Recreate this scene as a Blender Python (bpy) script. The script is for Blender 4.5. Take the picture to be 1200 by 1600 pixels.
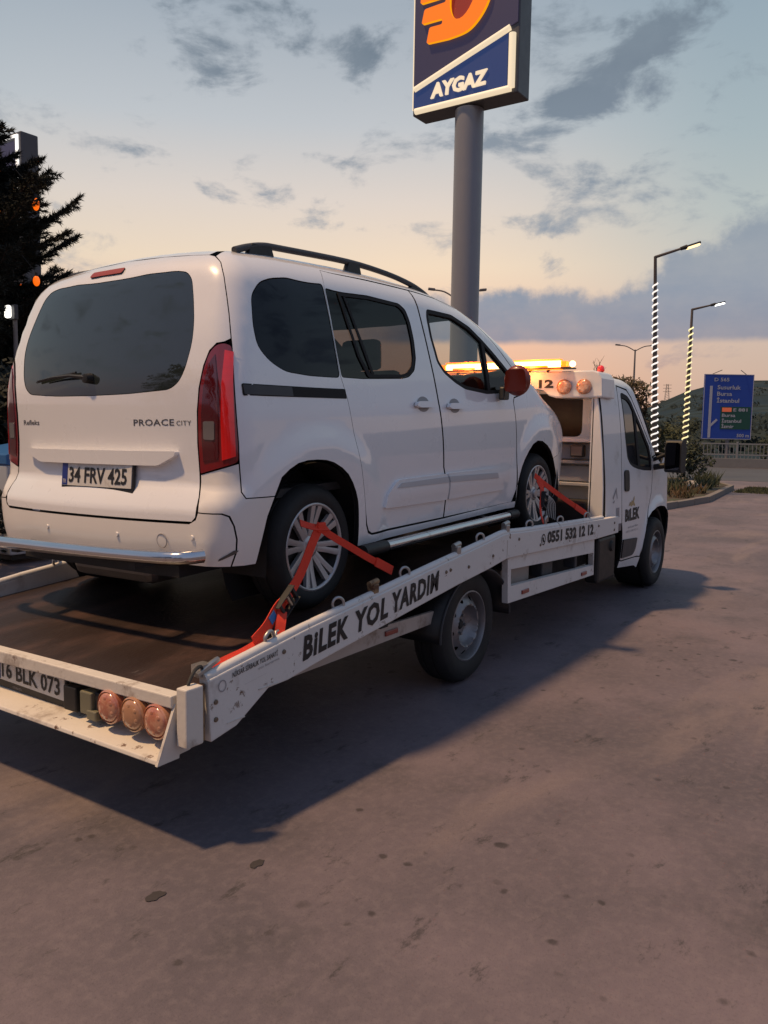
import bpy, math, random
import numpy as np
from mathutils import Vector, Matrix
from mathutils.geometry import delaunay_2d_cdt
random.seed(7); RNG = np.random.default_rng(7)
PI = math.pi
SC = bpy.context.scene
for o in list(bpy.data.objects): bpy.data.objects.remove(o)
COL = SC.collection

# ---------------------------------------------------------------- camera
CAMPOS = Vector((-4.454, -3.329, 1.570)); YAW, PITCH, ROLL = (math.radians(a) for a in (33.913, 5.774, 0.873))
F_PX = 1274.68
fw = Vector((math.cos(YAW)*math.cos(PITCH), math.sin(YAW)*math.cos(PITCH), -math.sin(PITCH)))
rt = Vector((math.sin(YAW), -math.cos(YAW), 0)); up = rt.cross(fw)
r2 = rt*math.cos(ROLL) + up*math.sin(ROLL); u2 = -rt*math.sin(ROLL) + up*math.cos(ROLL)
cd = bpy.data.cameras.new('camera'); cam = bpy.data.objects.new('camera', cd); COL.objects.link(cam)
cam.matrix_world = Matrix(((r2.x, u2.x, -fw.x, CAMPOS.x), (r2.y, u2.y, -fw.y, CAMPOS.y), (r2.z, u2.z, -fw.z, CAMPOS.z), (0, 0, 0, 1)))
cd.sensor_fit = 'VERTICAL'; cd.sensor_height = 24; cd.lens = 24*F_PX/1600; cd.clip_start = .05; cd.clip_end = 5000
SC.camera = cam
SC.view_settings.view_transform = 'Standard'; SC.view_settings.look = 'None'
SC.view_settings.exposure = 0.0; SC.view_settings.gamma = 1; SC.view_settings.use_curve_mapping = False
try:
    SC.cycles.max_bounces = 8; SC.cycles.transparent_max_bounces = 8; SC.cycles.sample_clamp_indirect = 4; SC.cycles.use_denoising = True
except Exception: pass

def lin(r, g=None, b=None):
    if g is None: r, g, b = r
    f = lambda c: (c/255/12.92) if c/255 <= .04045 else ((c/255+.055)/1.055)**2.4
    return (f(r), f(g), f(b))

# ---------------------------------------------------------------- world: dusk sky with broken cloud
W = bpy.data.worlds.new('World'); SC.world = W; W.use_nodes = True
NT = W.node_tree; NT.nodes.clear()
class X:                                    # tiny expression layer over Math nodes
    nt = NT
    def __init__(s, v): s.v = v
    @staticmethod
    def op(kind, *a, clamp=False):
        n = X.nt.nodes.new('ShaderNodeMath'); n.operation = kind; n.use_clamp = clamp
        for i, q in enumerate(a):
            q = q.v if isinstance(q, X) else q
            if isinstance(q, (int, float)): n.inputs[i].default_value = q
            else: X.nt.links.new(q, n.inputs[i])
        return X(n.outputs[0])
    def __add__(s, o): return X.op('ADD', s, o)
    __radd__ = __add__
    def __sub__(s, o): return X.op('SUBTRACT', s, o)
    def __rsub__(s, o): return X.op('SUBTRACT', o, s)
    def __mul__(s, o): return X.op('MULTIPLY', s, o)
    __rmul__ = __mul__
    def __truediv__(s, o): return X.op('DIVIDE', s, o)
def smooth(x, a, b):
    n = X.nt.nodes.new('ShaderNodeMapRange'); n.interpolation_type = 'SMOOTHSTEP'
    n.inputs[1].default_value = a; n.inputs[2].default_value = b
    X.nt.links.new(x.v, n.inputs[0]); return X(n.outputs[0])
def gauss(x, y, x0, y0, sx, sy, amp, rot=0):
    c, s = math.cos(rot), math.sin(rot); dx, dy = x-x0, y-y0
    p = (dx*c+dy*s)/sx; q = (dy*c-dx*s)/sy
    return X.op('EXPONENT', (p*p+q*q)*-1)*amp
def mixc(f, a, b):
    n = X.nt.nodes.new('ShaderNodeMix'); n.data_type = 'RGBA'
    for sock, v in ((n.inputs[0], f), (n.inputs[6], a), (n.inputs[7], b)):
        v = v.v if isinstance(v, X) else v
        if isinstance(v, (int, float)): sock.default_value = v
        elif isinstance(v, tuple): sock.default_value = (*v[:3], 1)
        else: X.nt.links.new(v, sock)
    return n.outputs[2]
def ramp(x, stops):
    n = X.nt.nodes.new('ShaderNodeValToRGB'); e = n.color_ramp.elements
    while len(e) < len(stops): e.new(.5)
    for k, (p, c) in enumerate(stops): e[k].position = p; e[k].color = (*c, 1)
    X.nt.links.new(x.v, n.inputs[0]); return n.outputs[0]
tc = NT.nodes.new('ShaderNodeTexCoord'); sep = NT.nodes.new('ShaderNodeSeparateXYZ'); NT.links.new(tc.outputs['Generated'], sep.inputs[0])
dx, dy, dz = (X(sep.outputs[i]) for i in range(3))
AZ = X.op('ARCTAN2', dy, dx); EL = X.op('ARCSINE', dz)
def noise(scale, detail, rough, sx=1, sy=1, off=0, dist=0):
    cb = NT.nodes.new('ShaderNodeCombineXYZ')
    for i, q in enumerate((AZ*sx+off, EL*sy)): NT.links.new(q.v, cb.inputs[i])
    n = NT.nodes.new('ShaderNodeTexNoise'); n.inputs['Scale'].default_value = scale; n.inputs['Detail'].default_value = detail
    n.inputs['Roughness'].default_value = rough; n.inputs['Distortion'].default_value = dist
    NT.links.new(cb.outputs[0], n.inputs['Vector']); return X(n.outputs[0])
elr = (EL+.02)/1.6
R_ = lambda e: (e+.02)/1.6
warm = ramp(elr, [(0, lin(208,160,146)), (R_(.06), lin(222,172,150)), (R_(.10), lin(228,186,166)), (R_(.19), lin(240,220,196)), (R_(.26), lin(224,214,206)), (R_(.34), lin(194,200,206)),
                  (R_(.45), lin(166,178,190)), (R_(.8), lin(140,156,180)), (1, lin(112,132,165))])
cool = ramp(elr, [(0, lin(182,160,154)), (R_(.06), lin(202,178,164)), (R_(.11), lin(206,186,174)), (R_(.17), lin(204,200,192)), (R_(.24), lin(184,194,194)), (R_(.32), lin(168,185,192)),
                  (R_(.45), lin(150,170,184)), (R_(.8), lin(138,155,180)), (1, lin(112,132,165))])
away = smooth(X.op('COSINE', AZ-.5), .70, -.5)
sunw = smooth(X.op('COSINE', AZ-.74), .85, .995)
sky = mixc(away, mixc(sunw, cool, warm), ramp(elr, [(0, lin(120,122,142)), (R_(.12), lin(150,146,164)), (R_(.3), lin(142,152,178)), (R_(.8), lin(128,146,180)), (1, lin(112,132,165))]))
nish = NT.nodes.new('ShaderNodeTexSky'); nish.sky_type = 'NISHITA'; nish.sun_disc = False
nish.sun_elevation = math.radians(2.0); nish.sun_rotation = PI/2-.5; nish.air_density = 1; nish.dust_density = 2
ns = NT.nodes.new('ShaderNodeVectorMath'); ns.operation = 'SCALE'; ns.inputs['Scale'].default_value = .12; NT.links.new(nish.outputs[0], ns.inputs[0])
sky = mixc(.06, sky, ns.outputs[0])
n1 = noise(9, 8, .62, 1, 1.9, 0, .3); n2 = noise(2.2, 3, .5, 1, 1.6, 5.3)
m = (gauss(AZ, EL, .27, .425, .12, .026, .34, -.50) + gauss(AZ, EL, .37, .365, .085, .030, .34, -.45) + gauss(AZ, EL, .195, .365, .045, .020, .34, -.5)
     + gauss(AZ, EL, .26, .232, .085, .026, .24) + gauss(AZ, EL, .73, .262, .17, .020, .19, .22) + gauss(AZ, EL, .65, .232, .10, .010, .24)
     + gauss(AZ, EL, .67, .415, .09, .022, .23) + gauss(AZ, EL, .78, .43, .10, .03, .21) + gauss(AZ, EL, .40, .295, .09, .016, .18) + gauss(AZ, EL, .68, .308, .025, .010, .24)
     + gauss(AZ, EL, .43, .235, .12, .014, .15) + gauss(AZ, EL, .86, .30, .08, .012, .14) + gauss(AZ, EL, .48, .32, .04, .012, .18))
out = smooth(X.op('COSINE', AZ-.5), .86, .74)*.10
dens = smooth((n1-.5)*1.9 + (n2-.5)*.5 + m + out - .115, 0, .38)
wob = noise(16, 6, .6, 1, 1.0, 2.7)-.5
top = smooth(AZ, .36, .14)*.085 + .156
bank = smooth(EL+wob*.012, .099, .110)*smooth(EL-top-wob*.09, .012, -.012)*smooth(AZ+wob*.1, .66, .56)
low = smooth((n1-.5)*1.2+gauss(AZ, EL, .3, .088, .5, .006, .18)-.2, 0, .2)*.5
ccol = ramp(elr, [(R_(.05), lin(176,140,135)), (R_(.105), lin(134,141,160)), (R_(.16), lin(138,150,168)), (R_(.24), lin(140,152,166)), (R_(.45), lin(110,124,138)), (1, lin(104,122,142))])
d1 = X.op('MAXIMUM', dens*(.56+.72*noise(5, 7, .6, 1, 1.7, 9.1, .4)), X.op('MAXIMUM', bank*(.62+wob*.4+.45*noise(6, 7, .62, .8, 2.2, 4.4, .3)), low))
sky = mixc(d1, sky, ccol)
bg = NT.nodes.new('ShaderNodeBackground'); bg.inputs[1].default_value = 1.0; NT.links.new(sky, bg.inputs[0])
wo = NT.nodes.new('ShaderNodeOutputWorld'); NT.links.new(bg.outputs[0], wo.inputs[0])

# ---------------------------------------------------------------- sun (stands at the forecourt side, behind and left of the camera)
sd = bpy.data.lights.new('sun', 'SUN'); sd.energy = 3.6; sd.angle = math.radians(3.5); sd.color = (1.0, .64, .33)
so = bpy.data.objects.new('sun', sd); COL.objects.link(so)
so.rotation_euler = Vector((.36, -.32, -1)).to_track_quat('-Z', 'Y').to_euler(); so.location = (-5, 4, 9)

# ---------------------------------------------------------------- materials
MATS = {}
def mat(name, col, rough=.5, metal=0, var=.0, vscale=6, bump=0, bscale=80, coat=0, col2=None, cscale=3, cth=(.5, .65), emit=None, estr=0, ior=None, trans=0, spec=None, vstretch=None, c3=None):
    """c3 = (colour, scale, lo, hi): a second kind of marks (chips, grime) with a shape of its own."""
    if name in MATS: return MATS[name]
    m = bpy.data.materials.new(name); m.use_nodes = True; nt = m.node_tree; b = nt.nodes['Principled BSDF']
    X.nt = nt
    b.inputs['Roughness'].default_value = rough; b.inputs['Metallic'].default_value = metal
    b.inputs['Base Color'].default_value = (*col, 1)
    if ior: b.inputs['IOR'].default_value = ior
    if trans: b.inputs['Transmission Weight'].default_value = trans
    if spec is not None: b.inputs['Specular IOR Level'].default_value = spec
    if coat: b.inputs['Coat Weight'].default_value = coat; b.inputs['Coat Roughness'].default_value = .04; b.inputs['Coat IOR'].default_value = 1.7
    t = nt.nodes.new('ShaderNodeTexCoord'); vec = t.outputs['Object']
    if vstretch:
        mp = nt.nodes.new('ShaderNodeMapping'); mp.inputs['Scale'].default_value = vstretch; nt.links.new(vec, mp.inputs[0]); vec = mp.outputs[0]
    def nz(s, d=5, r=.6):
        n = nt.nodes.new('ShaderNodeTexNoise'); n.inputs['Scale'].default_value = s; n.inputs['Detail'].default_value = d; n.inputs['Roughness'].default_value = r
        nt.links.new(vec, n.inputs['Vector']); return X(n.outputs[0])
    c = None
    if var or col2 or c3:
        n = nz(vscale); c = mixc(n, tuple(max(0, q*(1-var)) for q in col), tuple(min(1, q*(1+var)) for q in col))
        if col2: c = mixc(smooth(nz(cscale, 7, .65), *cth), c, col2)
        if c3: c = mixc(smooth(nz(c3[1], 6, .7), c3[2], c3[3])*smooth(nz(c3[1]*.11+.6, 3, .6), .42, .60), c, c3[0])
        nt.links.new(c, b.inputs['Base Color'])
        rr = nz(vscale*1.7); k = rr*.24+(rough-.12); nt.links.new(X.op('MAXIMUM', k, .02).v, b.inputs['Roughness'])
    if bump:
        bn = nt.nodes.new('ShaderNodeBump'); bn.inputs['Strength'].default_value = bump; bn.inputs['Distance'].default_value = .01
        nt.links.new(nz(bscale, 4).v, bn.inputs['Height']); nt.links.new(bn.outputs[0], b.inputs['Normal'])
    if emit:
        b.inputs['Emission Color'].default_value = (*emit, 1); b.inputs['Emission Strength'].default_value = estr
    MATS[name] = m; X.nt = NT; return m
M_PAINT = mat('van_white_paint', (.81, .81, .83), .30, coat=1.0, var=.02, vscale=2.2, c3=((.52, .48, .43), 3.2, .66, .86))
M_BUMPER = mat('van_bumper_paint', (.78, .75, .72), .34, coat=.6, var=.03, vscale=3, c3=((.45, .38, .32), 7, .66, .80))
M_TRUCKP = mat('truck_white_paint', (.71, .71, .72), .38, coat=.4, var=.05, vscale=2.5, col2=(.48, .46, .44), cscale=3.5, cth=(.56, .78))
M_RAILP = mat('rail_white_paint', (.66, .64, .62), .48, var=.06, vscale=3, col2=(.42, .38, .35), cscale=5, cth=(.54, .75), c3=((.13, .075, .045), 17, .60, .645), bump=.12, bscale=40)
M_RUSTP = mat('chipped_rear_paint', (.62, .58, .53), .55, var=.08, vscale=5, col2=(.36, .31, .27), cscale=7, cth=(.52, .70), c3=((.12, .06, .035), 13, .585, .64), bump=.15, bscale=50)
M_SEAM = mat('seam_rubber', (.006, .006, .007), .8)
M_INNER = mat('dark_interior_trim', (.03, .03, .032), .8)
M_BLACK = mat('black_plastic', (.012, .012, .013), .5, var=.15, vscale=8, bump=.05, bscale=200)
M_GREYPL = mat('dark_grey_plastic', (.045, .048, .055), .55, var=.1, vscale=8)
M_RUBBER = mat('tyre_rubber', (.014, .014, .015), .75, var=.25, vscale=9, bump=.12, bscale=60, c3=((.05, .043, .036), 6, .60, .80))
M_TINT = mat('tinted_glass', (.003, .006, .016), .03, ior=1.33)
M_RTINT = mat('rear_tinted_glass', (.020, .026, .026), .04, ior=1.9, var=.1, vscale=3)
M_CHROME = mat('chrome', (.62, .62, .64), .16, metal=1, var=.05, vscale=10, c3=((.30, .28, .26), 9, .60, .75))
M_STEEL = mat('wheel_steel', (.24, .235, .245), .42, metal=.6, var=.12, vscale=10, c3=((.10, .075, .055), 14, .60, .72))
M_ALLOY = mat('wheel_silver_paint', (.50, .49, .50), .32, metal=.55, var=.06, vscale=12, c3=((.30, .25, .21), 12, .62, .78))
M_DARK = mat('chassis_black', (.016, .016, .017), .7, var=.3, vscale=6, c3=((.05, .035, .025), 9, .6, .72))
M_RED = mat('lamp_red_lens', (.20, .006, .008), .10, coat=1, var=.1, vscale=30)
M_REDB = mat('lamp_bright_red_lens', (.85, .012, .010), .12, coat=1, var=.15, vscale=40)
M_REDD = mat('lamp_smoked_lens', (.085, .005, .008), .10, coat=1)
M_CLEARL = mat('reversing_lens', (.16, .14, .14), .15, coat=1)
M_STRAP = mat('red_strap_webbing', (.72, .045, .018), .75, var=.14, vscale=30, bump=.3, bscale=350, col2=(.45, .03, .015), cscale=8, cth=(.55, .75))
M_INK = mat('black_lettering', (.012, .012, .014), .55)
M_GREYINK = mat('grey_lettering', (.10, .10, .11), .4, metal=.4)
M_FADEINK = mat('faded_lettering', (.30, .28, .29), .6)
def glass_mat(name, tint=(.8, .85, .85), fac=.09):
    m = bpy.data.materials.new(name); m.use_nodes = True; nt = m.node_tree; nt.nodes.clear()
    tr = nt.nodes.new('ShaderNodeBsdfTransparent'); tr.inputs[0].default_value = (*tint, 1)
    gl = nt.nodes.new('ShaderNodeBsdfGlossy'); gl.inputs['Roughness'].default_value = .02
    mx_ = fac
    mx = nt.nodes.new('ShaderNodeMixShader'); o = nt.nodes.new('ShaderNodeOutputMaterial')
    mx.inputs[0].default_value = mx_; nt.links.new(tr.outputs[0], mx.inputs[1]); nt.links.new(gl.outputs[0], mx.inputs[2]); nt.links.new(mx.outputs[0], o.inputs[0])
    MATS[name] = m; return m
M_GLASS = glass_mat('clear_glass')
M_PRIV = glass_mat('privacy_glass', (.17, .165, .175), .06)

# ---------------------------------------------------------------- mesh helpers
def finish(name, V, Fc, mats, parent=None, smooth_ang=None, normals=None, midx=None, bevel=0, loc=None):
    me = bpy.data.meshes.new(name); me.from_pydata([tuple(map(float, v)) for v in V], [], [tuple(map(int, f)) for f in Fc]); 
    if not isinstance(mats, (list, tuple)): mats = [mats]
    for m in mats: me.materials.append(m)
    if midx is not None: me.polygons.foreach_set('material_index', np.asarray(midx, np.int32))
    if normals is not None:
        me.polygons.foreach_set('use_smooth', np.ones(len(me.polygons), bool)); me.update()
        me.normals_split_custom_set_from_vertices([tuple(map(float, n)) for n in normals])
    elif smooth_ang:
        me.polygons.foreach_set('use_smooth', np.ones(len(me.polygons), bool)); me.set_sharp_from_angle(angle=math.radians(smooth_ang))
    me.update()
    o = bpy.data.objects.new(name, me); COL.objects.link(o)
    if parent is not None: o.parent = parent
    if loc is not None: o.location = loc
    if bevel:
        b = o.modifiers.new('edge', 'BEVEL'); b.width = bevel; b.segments = 2; b.limit_method = 'ANGLE'; b.angle_limit = math.radians(40)
    return o
class MB:
    def __init__(s): s.V = []; s.F = []; s.I = []; s.mi = 0
    def add(s, V, F):
        k = len(s.V); s.V += [tuple(v) for v in V]; s.F += [tuple(i+k for i in f) for f in F]; s.I += [s.mi]*len(F); return s
    def box(s, c, d, R=None):
        P = [Vector((x*d[0]/2, y*d[1]/2, z*d[2]/2)) for x in (-1, 1) for y in (-1, 1) for z in (-1, 1)]
        if R is not None: P = [R @ p for p in P]
        return s.add([p+Vector(c) for p in P], [(0, 1, 3, 2), (4, 6, 7, 5), (0, 4, 5, 1), (2, 3, 7, 6), (0, 2, 6, 4), (1, 5, 7, 3)])
    def bar(s, a, b, w, h, upv=(0, 0, 1)):
        a, b = Vector(a), Vector(b); d = (b-a); L = d.length; d.normalize(); sx = d.cross(Vector(upv)); sx.normalize(); sz = sx.cross(d)
        R = Matrix((d, sx, sz)).transposed(); return s.box((a+b)/2, (L, w, h), R)
    def tube(s, pts, r, n=8, cap=True):
        pts = [Vector(p) for p in pts]; rs = r if isinstance(r, (list, tuple)) else [r]*len(pts)
        V = []; F = []; prev = None
        for i, p in enumerate(pts):
            t = (pts[min(i+1, len(pts)-1)]-pts[max(i-1, 0)]).normalized()
            if prev is None: a = t.orthogonal().normalized()
            else:
                a = prev-t*prev.dot(t); a = a.normalized() if a.length > 1e-6 else t.orthogonal().normalized()
            prev = a; b = t.cross(a)
            for k in range(n):
                th = 2*PI*k/n; V.append(p+(a*math.cos(th)+b*math.sin(th))*rs[i])
        for i in range(len(pts)-1):
            for k in range(n):
                q = (k+1) % n; F.append((i*n+k, i*n+q, (i+1)*n+q, (i+1)*n+k))
        if cap: F += [tuple(range(n))[::-1], tuple((len(pts)-1)*n+k for k in range(n))]
        return s.add(V, F)
    def lathe(s, prof, n=32, c=(0, 0, 0), ax='y', sgn=-1):
        """prof [(r, a)]: a runs outward along the axis (sgn*axis)"""
        V = []; F = []; m = len(prof)
        for k in range(n):
            th = 2*PI*k/n
            for r, a in prof:
                p = {'y': (r*math.cos(th), sgn*a, r*math.sin(th)), 'z': (r*math.cos(th), r*math.sin(th), sgn*a), 'x': (sgn*a, r*math.cos(th), r*math.sin(th))}[ax]
                V.append(Vector(p)+Vector(c))
        for k in range(n):
            q = (k+1) % n
            for i in range(m-1): F.append((k*m+i, k*m+i+1, q*m+i+1, q*m+i))
        return s.add(V, F)
    def prism(s, poly, a, b, ax='y'):
        """poly in the two other axes (x,z for y ; y,z for x ; x,y for z) between a and b"""
        def P(u, v, t): return {'y': (u, t, v), 'x': (t, u, v), 'z': (u, v, t)}[ax]
        n = len(poly); V = [P(u, v, a) for u, v in poly]+[P(u, v, b) for u, v in poly]
        F = [(i, (i+1) % n, n+(i+1) % n, n+i) for i in range(n)]
        tri = cdt(poly, h=None)
        vv, tt = tri; k = len(V); V += [P(u, v, a) for u, v in vv]+[P(u, v, b) for u, v in vv]
        F += [tuple(k+i for i in t) for t in tt]+[tuple(k+len(vv)+i for i in t[::-1]) for t in tt]
        return s.add(V, F)
    def sphere(s, c, r, n=12, m=8, sc=(1, 1, 1)):
        V = []; F = []
        for i in range(m+1):
            ph = PI*i/m
            for k in range(n): th = 2*PI*k/n; V.append((c[0]+r*sc[0]*math.sin(ph)*math.cos(th), c[1]+r*sc[1]*math.sin(ph)*math.sin(th), c[2]+r*sc[2]*math.cos(ph)))
        for i in range(m):
            for k in range(n): q = (k+1) % n; F.append((i*n+k, (i+1)*n+k, (i+1)*n+q, i*n+q))
        return s.add(V, F)
    def build(s, name, mats, parent=None, smooth_ang=None, bevel=0, loc=None, fix=True):
        o = finish(name, s.V, s.F, mats, parent, smooth_ang, None, s.I, bevel, loc)
        if fix:
            import bmesh
            bm = bmesh.new(); bm.from_mesh(o.data); bmesh.ops.remove_doubles(bm, verts=bm.verts, dist=1e-5)
            bmesh.ops.recalc_face_normals(bm, faces=bm.faces); bm.to_mesh(o.data); bm.free()
            if smooth_ang: o.data.set_sharp_from_angle(angle=math.radians(smooth_ang))
        return o
def empty(name, label, cat, loc=(0, 0, 0), group=None, parent=None):
    o = bpy.data.objects.new(name, None); COL.objects.link(o); o.location = loc; o.empty_display_size = .2
    if label: o['label'] = label
    if cat: o['category'] = cat
    if group: o['group'] = group
    if parent is not None: o.parent = parent
    return o
def tag(o, label, cat, group=None):
    o['label'] = label; o['category'] = cat
    if group: o['group'] = group
    return o
def kind(o, k): o['kind'] = k; return o
def inpoly(P, poly):
    x, y = P[:, 0], P[:, 1]; q = np.asarray(poly, float); c = np.zeros(len(P), bool); j = len(q)-1
    for i in range(len(q)):
        with np.errstate(divide='ignore', invalid='ignore'):
            t = ((q[i, 1] > y) != (q[j, 1] > y)) & (x < (q[j, 0]-q[i, 0])*(y-q[i, 1])/(q[j, 1]-q[i, 1])+q[i, 0])
        c ^= t; j = i
    return c
def densify(poly, h):
    q = [np.asarray(p, float) for p in poly]; out = []
    for i in range(len(q)):
        a, b = q[i], q[(i+1) % len(q)]; n = max(1, int(math.ceil(np.linalg.norm(b-a)/h)))
        out += [a+(b-a)*k/n for k in range(n)]
    return np.array(out)
def rounded(poly, r, n=4):
    """round every corner of a polygon; r a number or a list"""
    q = [np.asarray(p, float) for p in poly]; out = []
    for i in range(len(q)):
        rr = r[i] if isinstance(r, (list, tuple)) else r
        p, a, b = q[i], q[i-1], q[(i+1) % len(q)]; u = a-p; v = b-p; lu, lv = np.linalg.norm(u), np.linalg.norm(v)
        d = min(rr, lu*.45, lv*.45)
        if d < 1e-4: out.append(p); continue
        A = p+u/lu*d; B = p+v/lv*d
        for k in range(n+1): t = k/n; out.append((1-t)**2*A+2*t*(1-t)*p+t*t*B)
    return [tuple(o) for o in out]
def spline(pts, n=6, closed=False):
    q = [np.asarray(p, float) for p in pts]; out = []; m = len(q)
    for i in range(m if closed else m-1):
        p0, p1, p2, p3 = (q[(i+k) % m] if closed else q[min(max(i+k, 0), m-1)] for k in (-1, 0, 1, 2))
        for k in range(n):
            t = k/n; out.append(.5*((2*p1)+(-p0+p2)*t+(2*p0-5*p1+4*p2-p3)*t*t+(-p0+3*p1-3*p2+p3)*t**3))
    if not closed: out.append(q[-1])
    return [tuple(o) for o in out]
def inset(poly, g):
    q = np.asarray(poly, float); area = np.sum(q[:, 0]*np.roll(q[:, 1], -1)-np.roll(q[:, 0], -1)*q[:, 1]); s = 1 if area > 0 else -1
    e = np.roll(q, -1, 0)-q; n = np.stack([-e[:, 1], e[:, 0]], 1)*s; n /= np.linalg.norm(n, axis=1, keepdims=True)+1e-12
    m = n+np.roll(n, 1, 0); d = np.sum(m*n, 1, keepdims=True); return q+m/np.maximum(d, .35)*g
def cdt(poly, holes=(), h=.05, ratio=1.0):
    loops = [densify(p, h) if h else np.asarray(p, float) for p in [poly, *holes]]
    V = []; E = []
    for L in loops:
        k = len(V); V += [tuple(p) for p in L]; E += [(k+i, k+(i+1) % len(L)) for i in range(len(L))]
    if h:
        q = loops[0]; x0, y0 = q.min(0); x1, y1 = q.max(0)
        gx, gy = np.meshgrid(np.arange(x0+h/2, x1, h), np.arange(y0+h/2, y1, h*.87)); gx = gx+(np.arange(gx.shape[0]) % 2)[:, None]*h/2
        G = np.stack([gx.ravel(), gy.ravel()], 1); ok = inpoly(G, q)
        for H in loops[1:]: ok &= ~inpoly(G, H)
        G = G[ok]; B = np.concatenate(loops)
        if len(G):
            dm = np.full(len(G), 9.)
            for i in range(0, len(B), 64): dm = np.minimum(dm, np.sqrt(((G[:, None]-B[None, i:i+64])**2).sum(2)).min(1))
            V += [tuple(p) for p in G[dm > h*.5]]
    vv, ee, ff, *_ = delaunay_2d_cdt([Vector(v) for v in V], E, [], 0, 1e-6)
    vv = np.array([tuple(v) for v in vv]); ff = np.array([tuple(f) for f in ff if len(f) == 3])
    c = vv[ff].mean(1); ok = inpoly(c, loops[0])
    for H in loops[1:]: ok &= ~inpoly(c, H)
    ff = ff[ok]; a = vv[ff]; ar = (a[:, 1, 0]-a[:, 0, 0])*(a[:, 2, 1]-a[:, 0, 1])-(a[:, 2, 0]-a[:, 0, 0])*(a[:, 1, 1]-a[:, 0, 1])
    ff[ar < 0] = ff[ar < 0][:, ::-1]; ff = ff[np.abs(ar) > 1e-10]
    return vv, ff
def itp(x,xs,ys):
    # smooth-ish (pchip) interpolation
    xs=np.asarray(xs,float);ys=np.asarray(ys,float);x=np.asarray(x,float)
    h=np.diff(xs);d=np.diff(ys)/h
    m=np.zeros_like(ys)
    for i in range(1,len(xs)-1):
        if d[i-1]*d[i]>0:
            w1=2*h[i]+h[i-1];w2=h[i]+2*h[i-1]
            m[i]=(w1+w2)/(w1/d[i-1]+w2/d[i])
    m[0]=d[0];m[-1]=d[-1]
    xc=np.clip(x,xs[0],xs[-1]);k=np.clip(np.searchsorted(xs,xc,side='right')-1,0,len(xs)-2)
    t=(xc-xs[k])/h[k]
    return (2*t**3-3*t**2+1)*ys[k]+(t**3-2*t**2+t)*h[k]*m[k]+(-2*t**3+3*t**2)*ys[k+1]+(t**3-t**2)*h[k]*m[k+1]
def sst(a,b,x):
    t=np.clip((x-a)/(b-a),0,1);return t*t*(3-2*t)
def rint(a,b,r):
    u=np.maximum(r+a,0);w=np.maximum(r+b,0)
    return np.minimum(-r,np.maximum(a,b))+np.sqrt(u*u+w*w)
WB=2.785;WR=.316
def van_F(P):
    x,y,z=P[...,0],P[...,1],P[...,2];ay=np.abs(y)
    W=itp(z,[.15,.30,.50,.75,.95,1.12,1.30,1.50,1.70,1.9],[.84,.875,.90,.912,.905,.885,.850,.800,.735,.66])
    W=W-itp(x,[-.8,-.45,0,2.3,2.8,3.2,3.5,3.8],[.05,.018,0,0,.012,.05,.12,.24])
    for xw in(0,WB):
        d=np.hypot(x-xw,z-WR)
        W=W+.018*sst(.64,.49,d)*sst(.15,.3,z)
    # belt shoulder + door moulding bulge
    W=W+.010*np.exp(-((z-.52)/.06)**2)*sst(.55,.72,x)*sst(2.3,2.1,x)
    a=ay-W
    xr=itp(z,[.2,.32,.44,.56,.62,.68,.80,1.10,1.30,1.50,1.66,1.76,1.85],[-.66,-.70,-.715,-.71,-.68,-.645,-.635,-.625,-.59,-.525,-.455,-.37,-.2])
    xr=xr+.07*(ay/.8)**2.2
    b=xr-x
    T=itp(x,[-.8,-.4,0,.6,1.2,1.7,1.95,2.2,2.5,2.75,2.9,3.2,3.45,3.62,3.72],[1.70,1.765,1.80,1.810,1.795,1.74,1.665,1.56,1.405,1.26,1.17,1.06,.93,.77,.60])
    T=T-.05*(ay/.7)**2
    c=z-T
    e=x-(3.66-.12*(ay/.8)**2.5)
    f=rint(a,c,.13);f=rint(f,b,.10);f=rint(f,e,.14)
    return f
def van_rays(S,V):
    xA,xB,zc,rho,rv=.45,2.45,1.05,1.0,1.0
    S=np.asarray(S,float);V=np.asarray(V,float)
    th=np.where(S<xA,-(xA-S)/rho,np.where(S>xB,(S-xB)/rho,0))
    ph=np.maximum(V-zc,0)/rv
    O=np.stack([np.clip(S,xA,xB),0*S,np.minimum(V,zc)],-1)
    D=np.stack([np.sin(th)*np.cos(ph),-np.cos(th)*np.cos(ph),np.sin(ph)],-1)
    return O,D
def cast(F,O,D,n=40,tmax=2.6):
    lo=np.zeros(O.shape[:-1]);hi=lo+tmax
    for i in range(n):
        m=(lo+hi)/2;ins=F(O+D*m[...,None])<0
        lo=np.where(ins,m,lo);hi=np.where(ins,hi,m)
    return O+D*lo[...,None]
def van_inv(P):
    xA,xB,zc,rho,rv=.45,2.45,1.05,1.0,1.0
    x,y,z=P[...,0],P[...,1],P[...,2]
    ox=np.clip(x,xA,xB);dx=x-ox;hor=np.hypot(dx,y)
    th=np.arctan2(dx,-y)
    s=np.where(x<xA,xA+th*rho,np.where(x>xB,xB+th*rho,x))
    ph=np.arctan2(z-zc,hor)
    v=np.where(z>zc,zc+ph*rv,z)
    return s,v
def march(F,O,D,tmax=15):
    # first hit from outside with sphere-ish marching
    t=np.zeros(O.shape[:-1])
    for i in range(400):
        f=F(O+D*t[...,None]);t=t+np.clip(f*.5,0.0005,.3)*(f>1e-4)
        
    return O+D*t[...,None],F(O+D*t[...,None])
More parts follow.
